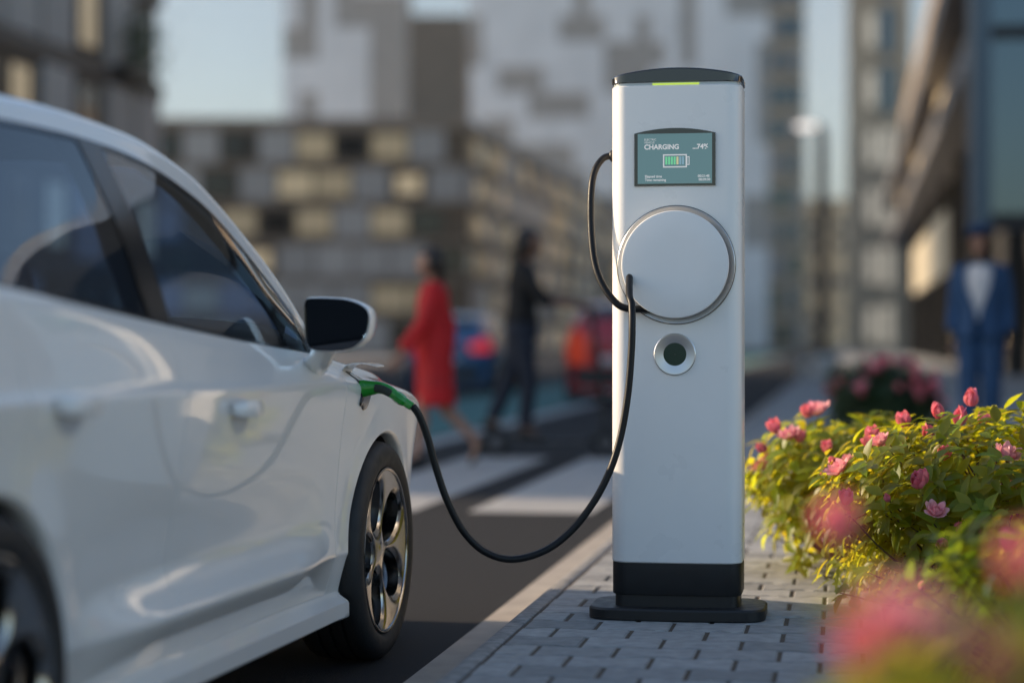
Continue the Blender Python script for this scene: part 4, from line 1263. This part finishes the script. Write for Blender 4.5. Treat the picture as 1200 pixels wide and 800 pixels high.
for sd, kn, an in ((1, J['knL'], J['anL']), (-1, J['knR'], J['anR'])):
    h = (0, sd*.09, .90)
    v, f = sleeve([Vector(h)+Vector((0,0,.03)), Vector(h)*.55+Vector(kn)*.45, Vector(kn), Vector(kn)*.6+Vector(an)*.4, Vector(an)+Vector((0,0,-.02))], [.12,.104,.085,.080,.078]); mesh_obj('trouser_leg', v, f, M['blue_suit'], BL)
v, f = hair_cap((.03,0,1.60), HR, 1.0, back_long=.13); mesh_obj('hair', v, f, M['hair'], BL); eyes((.03,0,1.60), HR, BL)
cv, cf = lathe([(.0005,.085),(.05,.078),(.10,.05),(.118,.02),(.112,-.004),(.095,-.016)], 32)
cap = mesh_obj('cap', [Vector((.018,0,1.675))+HR @ Vector((a.x*1.08, a.y*.96, a.z)) for a in cv], cf, M['cap_cloth'], BL)
pk, pf = [], []
for i in range(13):
    a = -1.0+2.0*i/12
    for r, z in ((.100,-.008),(.155*(1-.10*a*a)+.0,-.020)): pk.append(Vector((.018,0,1.672))+HR @ Vector((r*math.cos(a)*1.08, r*math.sin(a)*.96, z)))
for i in range(12): pf.append((2*i, 2*i+1, 2*i+3, 2*i+2))
v2, f2 = apply_mods('p', pk, [], pf, [('SOLIDIFY', {'thickness': .006})]); mesh_obj('peak', v2, f2, M['cap_cloth'], cap)
shoe('shoe', J['anL'], (1,.1), M['shoe'], BL); shoe('shoe', J['anR'], (1,-.1), M['shoe'], BL)

# ------------------------------------------------------------------ cars further up the street
def place_car(c, px, d, turn=0.0, dz=0):
    p = P(px, 400, d); heading = PI/2-ST+turn
    back = Vector((math.cos(heading), math.sin(heading), 0))*(-3.42)
    c.location = Vector((p.x, p.y, 0))-back; c.rotation_euler = (0,0,heading)
M['paint_blue'] = mat('blue_car_paint', (.05,.16,.32), .3, coat=.8)
M['paint_red'] = mat('red_car_paint', (.50,.02,.03), .3, coat=.8)
b_ = make_car('distant_car', M['paint_blue'], 'blue car with glowing red tail lamps stopped behind the walking woman', 'cars up the street', detail=False)
place_car(b_, 521, 37.5)
r_ = make_car('distant_car', M['paint_red'], 'red car with tall orange tail lamp half hidden by the charging station', 'cars up the street', detail=False, lit_lamp='tall')
r_.scale = (1,1,1.08); place_car(r_, 722, 31.5)
# ------------------------------------------------------------------ buildings
def facade(name, label, O, ang, W, D, floors, fh, bays, wall, rule, z0=0.0, side=None, roof=True, seed=1, band=None, bandh=.45, panel_out=.10, group=None, stagger=0.0):
    """O: front-left corner; ang: direction of the front along +x local; depth goes to +y local.
    rule(floor, bay, rnd) -> None | ('win', mat) | ('panel', mat). Panels of one material share a mesh; each window is its own part."""
    rnd = random.Random(seed)
    root = empty(name, O, ang, label, 'building', group)
    H = floors*fh
    bm = bmesh.new(); box(bm, (W/2, D/2, z0+H/2), (W, D, H)); bm_obj('wall', bm, wall, root, smooth=False)
    if band:
        for i in range(floors+1):
            bm = bmesh.new(); box(bm, (W/2, D/2, z0+i*fh), (W+.36, D+.36, bandh)); bm_obj('floor_band', bm, band, root, smooth=False)
    if roof:
        bm = bmesh.new(); box(bm, (W/2, D/2, z0+H+.30), (W+.2, D+.2, .6)); bm_obj('parapet', bm, band or wall, root, smooth=False)
    panels = {}
    wme = {}
    nwin = 0
    def run(width, nb, place, tagk):
        nonlocal nwin
        bw = width/nb
        for fl in range(floors):
            for b in range(nb):
                r = rule(fl, b, rnd, tagk)
                if not r: continue
                zc = z0+(fl+.5)*fh; sh = stagger*bw*(0.5 if fl % 2 else 0)
                if sh and b == nb-1: continue
                ww, hh = bw*r[2] if len(r) > 2 else bw*.86, fh*(r[3] if len(r) > 3 else .74)
                if r[0] == 'panel':
                    panels.setdefault(r[1].name, (bmesh.new(), r[1]))
                    box(panels[r[1].name][0], (0,0,0), (ww, .16, hh), mat=place((b+.5)*bw+sh, zc, -panel_out))
                else:
                    nwin += 1
                    if nwin > 95:
                        panels.setdefault(r[1].name, (bmesh.new(), r[1])); box(panels[r[1].name][0], (0,0,0), (ww, .06, hh), mat=place((b+.5)*bw+sh, zc, -.04)); continue
                    key = (r[1].name, round(ww,3), round(hh,3))
                    if key not in wme:
                        b1 = bmesh.new(); box(b1, (0,0,0), (ww, .06, hh)); me = bpy.data.meshes.new('window'); b1.to_mesh(me); b1.free(); me.materials.append(r[1])
                        b2 = bmesh.new(); t = .09
                        for c, s in (((0,0,hh/2),(ww+t,.12,t)),((0,0,-hh/2),(ww+t,.16,t)),((-ww/2,0,0),(t,.12,hh-t)),((ww/2,0,0),(t,.12,hh-t)),((0,-.01,0),(t*.7,.10,hh-t))): box(b2, c, s)
                        mf = bpy.data.meshes.new('frame'); b2.to_mesh(mf); b2.free(); mf.materials.append(M['frame'])
                        wme[key] = (me, mf)
                    wo = link(bpy.data.objects.new('window', wme[key][0]), root); wo.matrix_local = place((b+.5)*bw+sh, zc, -.04)
                    fo = link(bpy.data.objects.new('frame', wme[key][1]), wo)
    run(W, bays, lambda x, z, y: Matrix.Translation((x, y, z)), 'front')
    if side in ('right','both'):
        nb = max(1, round(bays*D/W)); run(D, nb, lambda x, z, y: Matrix.Translation((W-y, x, z)) @ Matrix.Rotation(PI/2, 4, 'Z'), 'right')
    if side in ('left','both'):
        nb = max(1, round(bays*D/W)); run(D, nb, lambda x, z, y: Matrix.Translation((y, D-x, z)) @ Matrix.Rotation(-PI/2, 4, 'Z'), 'left')
    for k, (b, m) in panels.items(): bm_obj('facade_panel', b, m, root, smooth=False)
    return root
def rule_b(fl, b, rnd, k):
    x = rnd.random()
    if x < .36: return ('panel', M['grey_panel'], .94, .84)
    if x < .68: return ('panel', M['cream_panel'], .92, .66)
    if x < .74: return ('win', M['gold_win'], .70, .55)
    return ('win', M['dark_win'], .8, .62)
def rule_a(fl, b, rnd, k):
    x = rnd.random()
    if x < .45: return ('panel', M['grey_panel'], .9, .8)
    if x < .58: return ('win', M['gold_win'], .55, .62)
    if x < .66: return ('panel', M['cream_panel'], .6, .55)
    return ('win', M['dark_win'], .6, .66)
# the long block on the left side of the street; its end lets the low sun through to the kerb
q0 = 16.8; A0 = S(-22.0, q0)
A = facade('apartment_block', 'near brown apartment block with dark floor bands on the left of the street', A0, PI/2-ST, 66.3-q0, 12, 7, 3.1, 19, M['brown_wall'], rule_a, side=None, seed=4, band=M['dark_metal'], bandh=.5)
# the corner block across the square, its long flank running up the street
Bx = (178-600)/F_PX*130
B = facade('apartment_block', 'low block of grey and cream panels with a long flank running up the street', Vector((Bx-16, 130, 0)), 0.0, (545-178)/F_PX*130+16, 12, 6, 2.42, 15, M['brown_wall'], rule_b, side=None, seed=11, stagger=1.0, band=M['stair_wall'], bandh=.22, panel_out=.05)
# its flank follows the street direction
B2 = facade('terrace_block', 'long brown terrace with cream panels receding along the street', Vector(((545-600)/F_PX*130.0, 130.6, 0)), PI/2-ST, 150, 9, 6, 2.42, 50, M['brown_wall'], rule_b, side=None, seed=5, band=M['dark_metal'], bandh=.25, stagger=1.0)
def rule_pale(fill, fillm, seed=1, nb=20, nf=20):
    rg = random.Random(seed); gaps = set()
    while len(gaps) < (1-fill)*nb*nf:                 # irregular gaps, one to four cells long
        b0, f0 = rg.randrange(nb), rg.randrange(nf)
        w, h = rg.choice([(1,1),(2,1),(3,1),(1,2),(1,3),(2,2),(4,1)])
        for i in range(w):
            for j in range(h): gaps.add((b0+i, f0+j))
    return lambda fl, b, rnd, k: None if (b, fl) in gaps else ('panel', fillm, 1.0, 1.0)
def tower(name, label, px0, px1, d, ztop, wall, rule, seed, bays, fh=3.0, D=14, ang=0.0, side=None):
    x0 = (px0-600)/F_PX*d; x1 = (px1-600)/F_PX*d
    fl = int(round(ztop/fh))
    return facade(name, label, Vector((x0, d, 0)), ang, x1-x0, D, fl, fh, bays, wall, rule, seed=seed, roof=False, side=side, stagger=0.0)
def zt(py, d): return CAM_H+(400-py)/F_PX*d
tower('tower_block', 'brown stair tower rising between the two pale towers', 478, 546, 145, zt(26,145), M['stair_wall'], lambda *a: None, 1, 3)
tower('tower_block', 'pale tower of white panels left of the brown stair tower', 332, 474, 190, 40, M['tan_wall'], rule_pale(.72, M['pale_panel'], 3, 7, 14), 8, 7, fh=3.0)
tower('tower_block', 'widest pale tower with jagged white panels behind the charging station', 548, 904, 240, 60, M['tan_wall'], rule_pale(.66, M['pale_panel'], 5, 20, 20), 21, 20, fh=3.0)
tower('tower_block', 'tan tower with a column of blue and pale windows right of the sky gap', 993, 1066, 150, 46, M['warm_wall'],
      lambda fl, b, rnd, k: (('win', M['sky_win'], .8, .8) if fl >= 4 else ('win', M['pale_win'], .8, .7)) if b == 2 else (('win', M['pale_win'], .75, .6) if b == 1 and fl < 6 else None), 3, 4, fh=4.3, ang=-ST)
tower('tower_block', 'narrow warm brown tower just right of the charging station', 900, 942, 205, 50, M['warm_wall'], lambda fl, b, rnd, k: ('win', M['sky_win'], .7, .6) if rnd.random() < .55 else ('panel', M['grey_panel'], .9, .8), 9, 4, fh=3.4, D=5, ang=-ST)
tower('distant_block', 'distant beige block closing the end of the street', 868, 992, 330, zt(232,330), M['warm_wall'], lambda fl, b, rnd, k: ('win', M['dark_win'], .6, .5) if rnd.random() < .5 else ('panel', M['cream_panel'], .8, .5), 4, 8)
# the dark building on the right with deep overhanging fascias
RB = empty('arcade_building', S(5.0, 8, 0), -ST, 'dark arcade building with grey overhanging fascias along the right pavement', 'building')
def rb_box(name, p0, p1, q0, q1, z0, z1, m):
    bm = bmesh.new(); box(bm, ((p0+p1)/2-5.0, (q0+q1)/2-8, (z0+z1)/2), (p1-p0, q1-q0, z1-z0)); return bm_obj(name, bm, m, RB, smooth=False)
rb_box('bounce_podium_wall', 6.6, 18, 8, 33.9, 0.0, 7.0, M['tan_wall'])  # out of view, added to screen low sky and bounce warm light
rb_box('wall', 6.6, 18, 34, 140, 0.0, 10.4, M['dark_metal'])
rb_box('fascia', 3.6, 18, 34, 140, 7.15, 7.8, M['fascia'])
rb_box('fascia', 3.4, 18, 44, 140, 9.75, 10.5, M['fascia'])
rb_box('upper_wall', 4.6, 17.8, 46, 140, 10.5, 16.2, M['stair_wall'])
rb_box('upper_wall', 4.2, 17.8, 40, 140, 7.8, 9.75, M['brown_wall'])
for i in range(9):
    rb_box('column', 4.6, 5.1, 38+11*i, 38.5+11*i, .118, 7.15, M['dark_metal'])
for i in range(14):
    q = 37+7.2*i
    me_q = rb_box('window', 6.5, 6.62, q, q+3.4, .9, 3.6, [M['gold_win'], M['pale_win'], M['dark_win'], M['gold_win'], M['dark_win']][i % 5])
for i in range(12):
    q = 36+8.4*i
    rb_box('window', 4.1, 4.22, q, q+4.6, 8.1, 9.4, [M['dark_win'], M['gold_win'], M['dark_win']][i % 3])
for i in range(5):
    q = 9.5+4.8*i
    rb_box('front_panel', 6.45, 6.62, q, q+3.6, .5, 3.1, M['dark_win'])
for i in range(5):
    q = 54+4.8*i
    rb_box('front_panel', 3.38, 3.5, q, q+4.2, 2.7, 4.3, M['sunlit_glow'])  # glowing panels added to stand for a sunlit stretch of wall
# projecting glass bay of that building, facing us
GBc = P(1141, 258, 30.0)
GB = empty('glass_bay', Vector((GBc.x, 30.0, 0)), -ST, 'projecting grey glass bay with a teal frame above the right pavement', 'building')
def gb_box(name, x0, x1, y0, y1, z0, z1, m, par=None):
    bm = bmesh.new(); box(bm, ((x0+x1)/2, (y0+y1)/2, (z0+z1)/2), (x1-x0, y1-y0, z1-z0)); return bm_obj(name, bm, m, par or GB, smooth=False)
gb_box('bay_wall', .12, 3.2, .12, 3.8, 2.75, 7.6, M['fascia'])
gb_box('frame', 0, .25, 0, .25, 2.62, 7.8, M['teal_metal']); gb_box('frame', .25, 3.3, 0, .25, 2.62, 2.80, M['dark_metal']); gb_box('frame', .25, 3.3, 0, .25, 5.35, 5.55, M['dark_metal'])
gb_box('frame', .95, 1.03, .02, .25, 2.80, 5.35, M['teal_metal'])
gb_box('window', .25, .95, .05, .12, 2.80, 5.35, M['sky_win']); gb_box('window', 1.03, 3.2, .05, .12, 2.80, 5.35, M['sky_win']); gb_box('window', .25, 3.2, .05, .12, 5.55, 7.4, M['sky_win'])
gb_box('roof', -.05, 3.3, -.05, 3.9, 7.6, 7.75, M['dark_metal'])
gb_box('entrance_wall', 2.0, 2.4, .6, 3.7, .118, 2.62, M['dark_metal'])
# ------------------------------------------------------------------ street lamp
LP = P(963, 430, 62); LPz = .1175
SL = empty('street_lamp', Vector((LP.x, LP.y, LPz)), 0, 'slim dark street lamp with a pale glowing head beside the far road', 'street lamp')
tube_obj('pole', [(0,0,0),(0,0,.8),(0,0,6.9),(-.02,0,7.2),(-.12,0,7.33),(-.22,0,7.36)], [.22,.19,.17,.15,.12,.10], M['pole'], SL)
v, f = lathe([(.001,.06),(.12,.05),(.16,.0),(.12,-.06),(.001,-.07)], 24)
mesh_obj('lamp_head', [Vector((-.46+a.x*2.3, a.y*1.6, 7.33+a.z*1.6)) for a in v], f, M['lamp_head'], SL)
tube_obj('base', [(0,0,0),(0,0,.3),(0,0,.34)], [.16,.15,.10], M['pole'], SL)
def planter(px, py, d, r, h, label):
    p = P(px, py, d)
    o = empty('planter', Vector((p.x, p.y, .1175)), 0, label, 'planter', 'white planters along the pavement')
    v, f = lathe([(.001,0),(r*.72,0),(r*.8,.02),(r,h*.8),(r*1.05,h*.82),(r*1.05,h),(r*.92,h),(r*.88,h*.9),(.001,h*.88)], 28); mesh_obj('pot', v, f, M['white_pot'], o, angle=40)
    v, f = lathe([(.001,h*.885),(r*.87,h*.895)], 20); mesh_obj('soil', v, f, M['soil'], o)
planter(969, 440, 42, .27, .55, 'larger white planter pot on the far pavement'); planter(943, 440, 45, .17, .42, 'smaller white planter pot nearer the kerb')


# added veil that dims the bright low sky: one closed, softly lumpy slab
na_, ne_ = 80, 16
V, Fc = [], []
for sh, R0 in ((0, 2450.0), (1, 2650.0)):
    for i in range(na_+1):
        az = math.radians(-44+80*i/na_)
        top = 23+2.5*math.sin(az*9)+1.5*math.sin(az*23+1)
        for j in range(ne_+1):
            el = math.radians(-.6+(top+.6)*j/ne_)
            R = R0+(-1 if sh == 0 else 1)*(40*math.sin(az*14+el*9)+25*math.sin(az*31+2)*math.cos(el*26))*math.sin(PI*j/ne_)
            V.append(Vector((R*math.sin(az), R*math.cos(az), R*math.tan(el))))
n1 = ne_+1; off = (na_+1)*n1
for i in range(na_):
    for j in range(ne_):
        a = i*n1+j
        Fc.append((a, a+n1, a+n1+1, a+1)); Fc.append((off+a, off+a+1, off+a+n1+1, off+a+n1))
    a = i*n1; Fc.append((a, off+a, off+a+n1, a+n1)); a += ne_; Fc.append((a, a+n1, off+a+n1, off+a))
for i in (0, na_):
    for j in range(ne_):
        a = i*n1+j; Fc.append((a, a+1, off+a+1, off+a) if i == 0 else (a, off+a, off+a+1, a+1))
tag(mesh_obj('sky_veil', V, Fc, M['dim_veil']), kind='stuff')
# ------------------------------------------------------------------ flowering bushes
def leaf_tpl(L, W, fold, droop):
    V = []; Fc = []
    ss = [0,.12,.32,.55,.78,1.0]; ws = [0.06,.55,.95,.95,.55,0.0]
    for s, w in zip(ss, ws):
        z = -droop*s*s*L
        hw = W/2*w
        V += [(s*L, -hw, z+fold*hw), (s*L, 0, z), (s*L, hw, z+fold*hw)]
    for i in range(5):
        a = 3*i; Fc += [(a, a+3, a+4, a+1), (a+1, a+4, a+5, a+2)]
    return np.array(V), Fc
LT = [leaf_tpl(1.0, .46, .35, .25), leaf_tpl(1.0, .40, .5, .45), leaf_tpl(1.0, .52, .2, .12)]
class Leaves:
    def __init__(s): s.V = []; s.F = []; s.n = 0
    def add(s, pos, d, up, L, tpl):
        d = d.normalized(); sd = d.cross(up)
        if sd.length < 1e-3: sd = Vector((1,0,0))
        sd.normalize(); n = sd.cross(d)
        R = np.array([d, -sd, n]).T
        v = (tpl[0]*L) @ R.T + np.array(pos)
        s.V.append(v); s.F += [tuple(i+s.n for i in f) for f in tpl[1]]; s.n += len(v)
    def build(s, name, m, parent, origin):
        V = np.concatenate(s.V)-np.array(origin)
        return mesh_obj(name, V.tolist(), s.F, m, parent)
def petal(L, W, cup, curl, base, open_):
    """one petal as a cupped 5x5 sheet standing on the flower axis (+z), leaning out by open_"""
    V = []
    for i in range(6):
        s = i/5; w = W*(math.sin(PI*min(1, .12+.80*s))**.7)/2
        ang = open_+curl*s
        for j in range(5):
            t = -1+j/2
            x = base+L*s*math.sin(ang)+cup*L*(1-t*t*.9)*.35*math.sin(PI*min(s+.1,1)) - cup*.1*L
            z = L*s*math.cos(ang*.8)
            V.append((x, w*t*(1-.12*abs(t)), z+.05*L*math.cos(t*3)*s))
    Fc = []
    for i in range(5):
        for j in range(4): a = i*5+j; Fc.append((a, a+5, a+6, a+1))
    return V, Fc
def flower_mesh(name, kind, seed, m):
    rnd = random.Random(seed); V = []; Fc = []
    spec = {'bud': [(5,.036,.034,.55,-.32,.004,.16),(4,.033,.028,.5,-.25,.002,.08)],
            'half': [(6,.038,.034,.5,-.10,.005,.42),(5,.036,.030,.5,-.2,.004,.22),(4,.030,.022,.5,-.2,.001,.08)],
            'open': [(7,.038,.032,.35,.25,.006,.80),(6,.036,.030,.4,.05,.005,.52),(6,.032,.026,.45,-.1,.003,.28),(4,.026,.018,.4,-.2,.001,.1)]}[kind]
    for w_, (n, L, W, cup, curl, base, op) in enumerate(spec):
        for k in range(n):
            pv, pf = petal(L*rnd.uniform(.88,1.1), W*rnd.uniform(.9,1.1), cup, curl+rnd.uniform(-.12,.12), base, op+rnd.uniform(-.08,.08))
            a = 2*PI*(k+.5*w_)/n+rnd.uniform(-.15,.15); c, s = math.cos(a), math.sin(a)
            o = len(V); V += [(x*c-y*s, x*s+y*c, z) for x, y, z in pv]; Fc += [tuple(i+o for i in f) for f in pf]
    me = bpy.data.meshes.new(name); me.from_pydata(V, [], Fc); me.materials.append(m)
    me.polygons.foreach_set('use_smooth', [True]*len(me.polygons)); return me
FLW = {'bud': [flower_mesh('flower', 'bud', i, M['petal']) for i in range(2)], 'half': [flower_mesh('flower', 'half', i+5, M['petal']) for i in range(2)],
       'open': [flower_mesh('flower', 'open', i+9, M['petal_pale']) for i in range(2)]}
def bush(name, label, base, rx, ry, h, nsh, flowers=(), seed=1, leaf=(.05,.082), group='flowering bushes along the pavement', lm='leaf', gap=.12, zlo=.12, lean=(0,0), fscale=1.0, extra=0, skirt=True):
    rnd = random.Random(seed)
    root = empty(name, base, 0, label, 'bush', group)
    lv = Leaves(); SV = []; b0 = Vector(base)
    lumps = [(Vector((rnd.uniform(-1,1), rnd.uniform(-1,1), rnd.uniform(.1,1))).normalized(), rnd.uniform(.06,.2)) for _ in range(9)]
    def shoot(tip, axis, nl, withstem=True):
        axis = axis.normalized()
        ref = axis.cross(Vector((0,0,1)));
        if ref.length < .05: ref = Vector((1,0,0))
        ref.normalize(); oth = axis.cross(ref)
        a0 = rnd.uniform(0, 6.28)
        for k in range(nl):
            a = a0+k*2.4; back = (k/nl)*.085
            out = ref*math.cos(a)+oth*math.sin(a)
            el = rnd.uniform(.15,.75) if k < nl*.6 else rnd.uniform(-.3,.3)
            d = out*math.cos(el)+axis*math.sin(el)+Vector((0,0,-.08))
            lv.add(tip-axis*back, d, axis+Vector((rnd.uniform(-.3,.3),rnd.uniform(-.3,.3),.3)), rnd.uniform(*leaf), rnd.choice(LT))
        if withstem:
            root_pt = b0+Vector((rnd.uniform(-.25,.25)*rx, rnd.uniform(-.25,.25)*ry, 0))
            mid = root_pt*.45+tip*.55+Vector((0,0,-.03)) 
            mid = mid*.7+(tip-axis*(tip-root_pt).length*.4)*.3
            SV.append(tube_pts(catmull([root_pt, mid, tip-axis*.01], 4), [.006]*5+[.004,.003,.0025,.002], 5, caps=False))
    for i in range(nsh):
        while True:
            d = Vector((rnd.gauss(0,1), rnd.gauss(0,1), rnd.gauss(.25,.8)))
            if d.length < 1e-3: continue
            d.normalize()
            if d.z > -.28: break
        r = (.50+.50*rnd.random()**.5)
        lump = 1+sum(a*max(0, d.dot(l))**6 for l, a in lumps)-.08
        zz = zlo+(h-zlo)*(.28+.72*max(d.z,-.28)) if d.z > 0 else zlo+(h-zlo)*(.28+d.z*.9)
        tip = b0+Vector((d.x*rx*r*lump+lean[0]*d.z, d.y*ry*r*lump+lean[1]*d.z, 0)); 
        tip.z = base[2]+max(.05, (zlo+(h-zlo)*(.30+.70*d.z*r*lump)))
        if rnd.random() < gap*.5: continue
        shoot(tip, Vector((d.x*.7, d.y*.7, .35+.6*max(0,d.z))), rnd.randint(7,10), withstem=(i % 3 == 0))
    for i in range(nsh//4 if skirt else 0):                # low skirt of shoots near the soil
        a = rnd.uniform(0, 6.28); r = rnd.uniform(.75, 1.0)
        tip = b0+Vector((math.cos(a)*rx*r, math.sin(a)*ry*r, rnd.uniform(.06, .42)*h))
        shoot(tip, Vector((math.cos(a), math.sin(a), .5)), rnd.randint(6,9), withstem=(i % 3 == 0))
    for k, (pt, kind, sc, ax) in enumerate(flowers):
        pt = Vector(pt); ax = Vector(ax).normalized()
        fo = link(bpy.data.objects.new('flower', rnd.choice(FLW[kind])), root)
        fo.location = pt-b0-ax*.010*sc; fo.rotation_euler = ax.to_track_quat('Z','Y').to_euler(); fo.rotation_euler.rotate_axis('Z', rnd.uniform(0,6)); fo.scale = (sc*fscale*1.08,)*3
        shoot(pt-ax*.040*sc, ax, 7, True)
    for _ in range(extra):
        d = Vector((rnd.gauss(0,1), rnd.gauss(0,1), abs(rnd.gauss(.6,.6)))).normalized()
        pt = b0+Vector((d.x*rx*.97, d.y*ry*.97, zlo+(h-zlo)*(.30+.72*d.z)))
        kind = rnd.choice(['bud','half','half','open']); ax = Vector((d.x*.6, d.y*.6, .8)).normalized()
        fo = link(bpy.data.objects.new('flower', rnd.choice(FLW[kind])), root); sc = rnd.uniform(.9,1.25)
        fo.location = pt-b0; fo.rotation_euler = ax.to_track_quat('Z','Y').to_euler(); fo.scale = (sc*fscale,)*3
    lv.build('foliage', M[lm], root, base)
    v, f = merge(SV); mesh_obj('stems', rel(v, base), f, M['stem'], root)
    return root
up = (0,0,1)
def fl(px, py, d, kind, sc=1.0, ax=(0,-.2,1)): return (P(px, py-2, d-.03), kind, sc*1.08, ax)
F1 = [fl(1060,498,6.5,'half',1.1,(-.3,-.2,.9)),fl(1100,487,6.5,'bud',1.2,(-.3,-.1,.9)),fl(1124,494,6.35,'bud',1.35,(.1,-.2,1)),fl(1138,472,6.5,'bud',1.3,(0,-.2,1)),fl(1152,498,6.5,'half',1.0,(.3,-.2,.9)),
      fl(1090,510,6.4,'bud',1.15,(-.5,-.3,.7)),fl(1024,515,6.4,'half',1.1,(-.3,-.2,.9)),fl(1037,531,6.4,'half',.95,(.3,-.5,.5)),fl(1060,523,6.4,'bud',.8,(0,-.2,1)),fl(1106,536,6.05,'half',1.0,(.1,-.5,.9)),
      fl(1077,569,5.95,'half',1.05,(-.3,-.7,.6)),fl(992,588,5.95,'half',1.0,(-.2,-.5,.8)),fl(1097,602,5.9,'open',.85,(0,-.6,.7)),fl(1122,621,5.9,'bud',.75,(.2,-.4,.8)),fl(1105,637,5.85,'half',.85,(-.2,-.6,-.2)),
      fl(1181,536,6.0,'open',1.1,(.2,-.4,.8)),fl(1080,690,5.7,'bud',.7,(0,-.5,.6)),fl(1190,570,6.1,'half',.9,(.3,-.4,.8)),fl(1040,587,6.0,'bud',.6,(-.2,-.4,.8))]
bush('flowering_bush', 'dense yellow green bush with the sharpest pink flowers beside the station', Vector((1.66,6.32,.14)), .74, .64, .575, 520, F1, seed=3, extra=16)
F2 = [fl(957,484,7.25,'open',1.2,(-.2,-.2,1)),fl(948,487,7.2,'half',1.0,(-.5,-.2,.8)),fl(910,505,7.1,'half',1.1,(-.6,-.2,.7)),fl(925,513,7.05,'open',1.0,(-.3,-.3,.8)),fl(937,516,7.05,'half',1.0,(0,-.3,.9)),fl(968,528,6.9,'half',.9,(0,-.4,.8)),fl(895,528,7.15,'bud',1.0,(-.8,-.2,.5)),fl(965,556,6.85,'bud',.7,(-.2,-.5,.7))]
bush('flowering_bush', 'smaller bush with clustered pink flowers behind the right edge of the station', Vector((1.24,7.30,.14)), .38, .46, .53, 240, F2, seed=8, extra=4)
F3 = [fl(1055,730,1.62,'open',.80,(0,-.3,1)),fl(1085,748,1.66,'open',.75,(.3,-.2,1)),fl(1035,752,1.60,'half',.8,(-.3,-.2,1)),fl(1194,668,1.75,'half',.85,(.2,-.2,1)),fl(986,628,2.35,'half',1.15,(-.3,-.2,1)),fl(1160,785,1.6,'half',.7,(.2,-.2,1)),fl(1010,770,1.75,'half',.9,(-.3,-.3,.8))]
bush('flowering_bush', 'blurred foreground bush with large pink flowers close to the camera', Vector((.52,1.95,.14)), .34, .46, .50, 110, F3, seed=5, zlo=.05)
bush('flowering_bush', 'green bush filling the gap behind the blurred foreground bush', Vector((1.28,4.25,.14)), .42, .75, .42, 170, [fl(1180,640,4.6,'half',1.0)], seed=12)
bush('hedge_plant', 'dark hedge topped with dull pink flowers on the far pavement', Vector((3.3,18.0,.118)), .52, .62, .62, 330, [], seed=14, lm='leaf_dark', leaf=(.06,.09), fscale=1.6, extra=70, group='planting along the pavement')
# balcony plants on the near apartment block

pl = P(186, 40, 66.0)
bx_ = empty('balcony_planter', Vector((pl.x-1.2, pl.y, 9.6)), PI/2-ST, 'trailing green plants in a planter high on the end of the near block', 'plant')
lv = Leaves(); rnd = random.Random(4)
for i in range(420):
    t = rnd.random(); pos = Vector((rnd.gauss(0,.75), -.5+rnd.gauss(0,.4), 1.6*rnd.random()-1.5*t*t+.5))
    lv.add(pos, Vector((rnd.gauss(0,1), rnd.gauss(0,1), rnd.gauss(-.4,.6))), Vector((rnd.gauss(0,.4), -.3, 1)), rnd.uniform(.16,.3), rnd.choice(LT))
lv.build('foliage', M['leaf_dark'], bx_, (0,0,0))
bm = bmesh.new(); box(bm, (0,-.3,-.1), (2.4,.7,.5)); bm_obj('planter_box', bm, M['dark_metal'], bx_, smooth=False)
# ------------------------------------------------------------------ light, sky, camera
SUN_EL = math.radians(20.5); SUN_AZ = math.radians(-73)     # azimuth from +Y, clockwise
W_ = bpy.data.worlds.new('World'); SC.world = W_; W_.use_nodes = True
nt = W_.node_tree; bg = nt.nodes['Background']
sky = nt.nodes.new('ShaderNodeTexSky'); sky.sky_type = 'NISHITA'; sky.sun_disc = False
sky.sun_elevation = SUN_EL; sky.sun_rotation = SUN_AZ; sky.dust_density = 1.4; sky.air_density = 1.0; sky.ozone_density = 1.2
nt.links.new(sky.outputs[0], bg.inputs[0]); bg.inputs[1].default_value = SKY_STR
sd = Vector((math.sin(SUN_AZ)*math.cos(SUN_EL), math.cos(SUN_AZ)*math.cos(SUN_EL), math.sin(SUN_EL)))
ld = bpy.data.lights.new('sun', 'SUN'); ld.energy = SUN_STR; ld.angle = math.radians(.6); ld.color = (1,.77,.52)
lo = link(bpy.data.objects.new('sun', ld)); lo.rotation_euler = (-sd).to_track_quat('-Z','Y').to_euler(); lo.location = (-30,10,20)
cd = bpy.data.cameras.new('camera'); cam = link(bpy.data.objects.new('camera', cd))
cam.location = (0,0,CAM_H); cam.rotation_euler = (PI/2,0,0)
cd.sensor_width = 36; cd.lens = 72; cd.clip_start = .05; cd.clip_end = 4000
cd.dof.use_dof = DOF; cd.dof.focus_distance = 5.92; cd.dof.aperture_fstop = 1.05
SC.camera = cam
vs_ = SC.view_settings; vs_.view_transform = 'Standard'; vs_.look = 'None'; vs_.exposure = EXPO; vs_.gamma = 1
SC.render.engine = 'CYCLES'
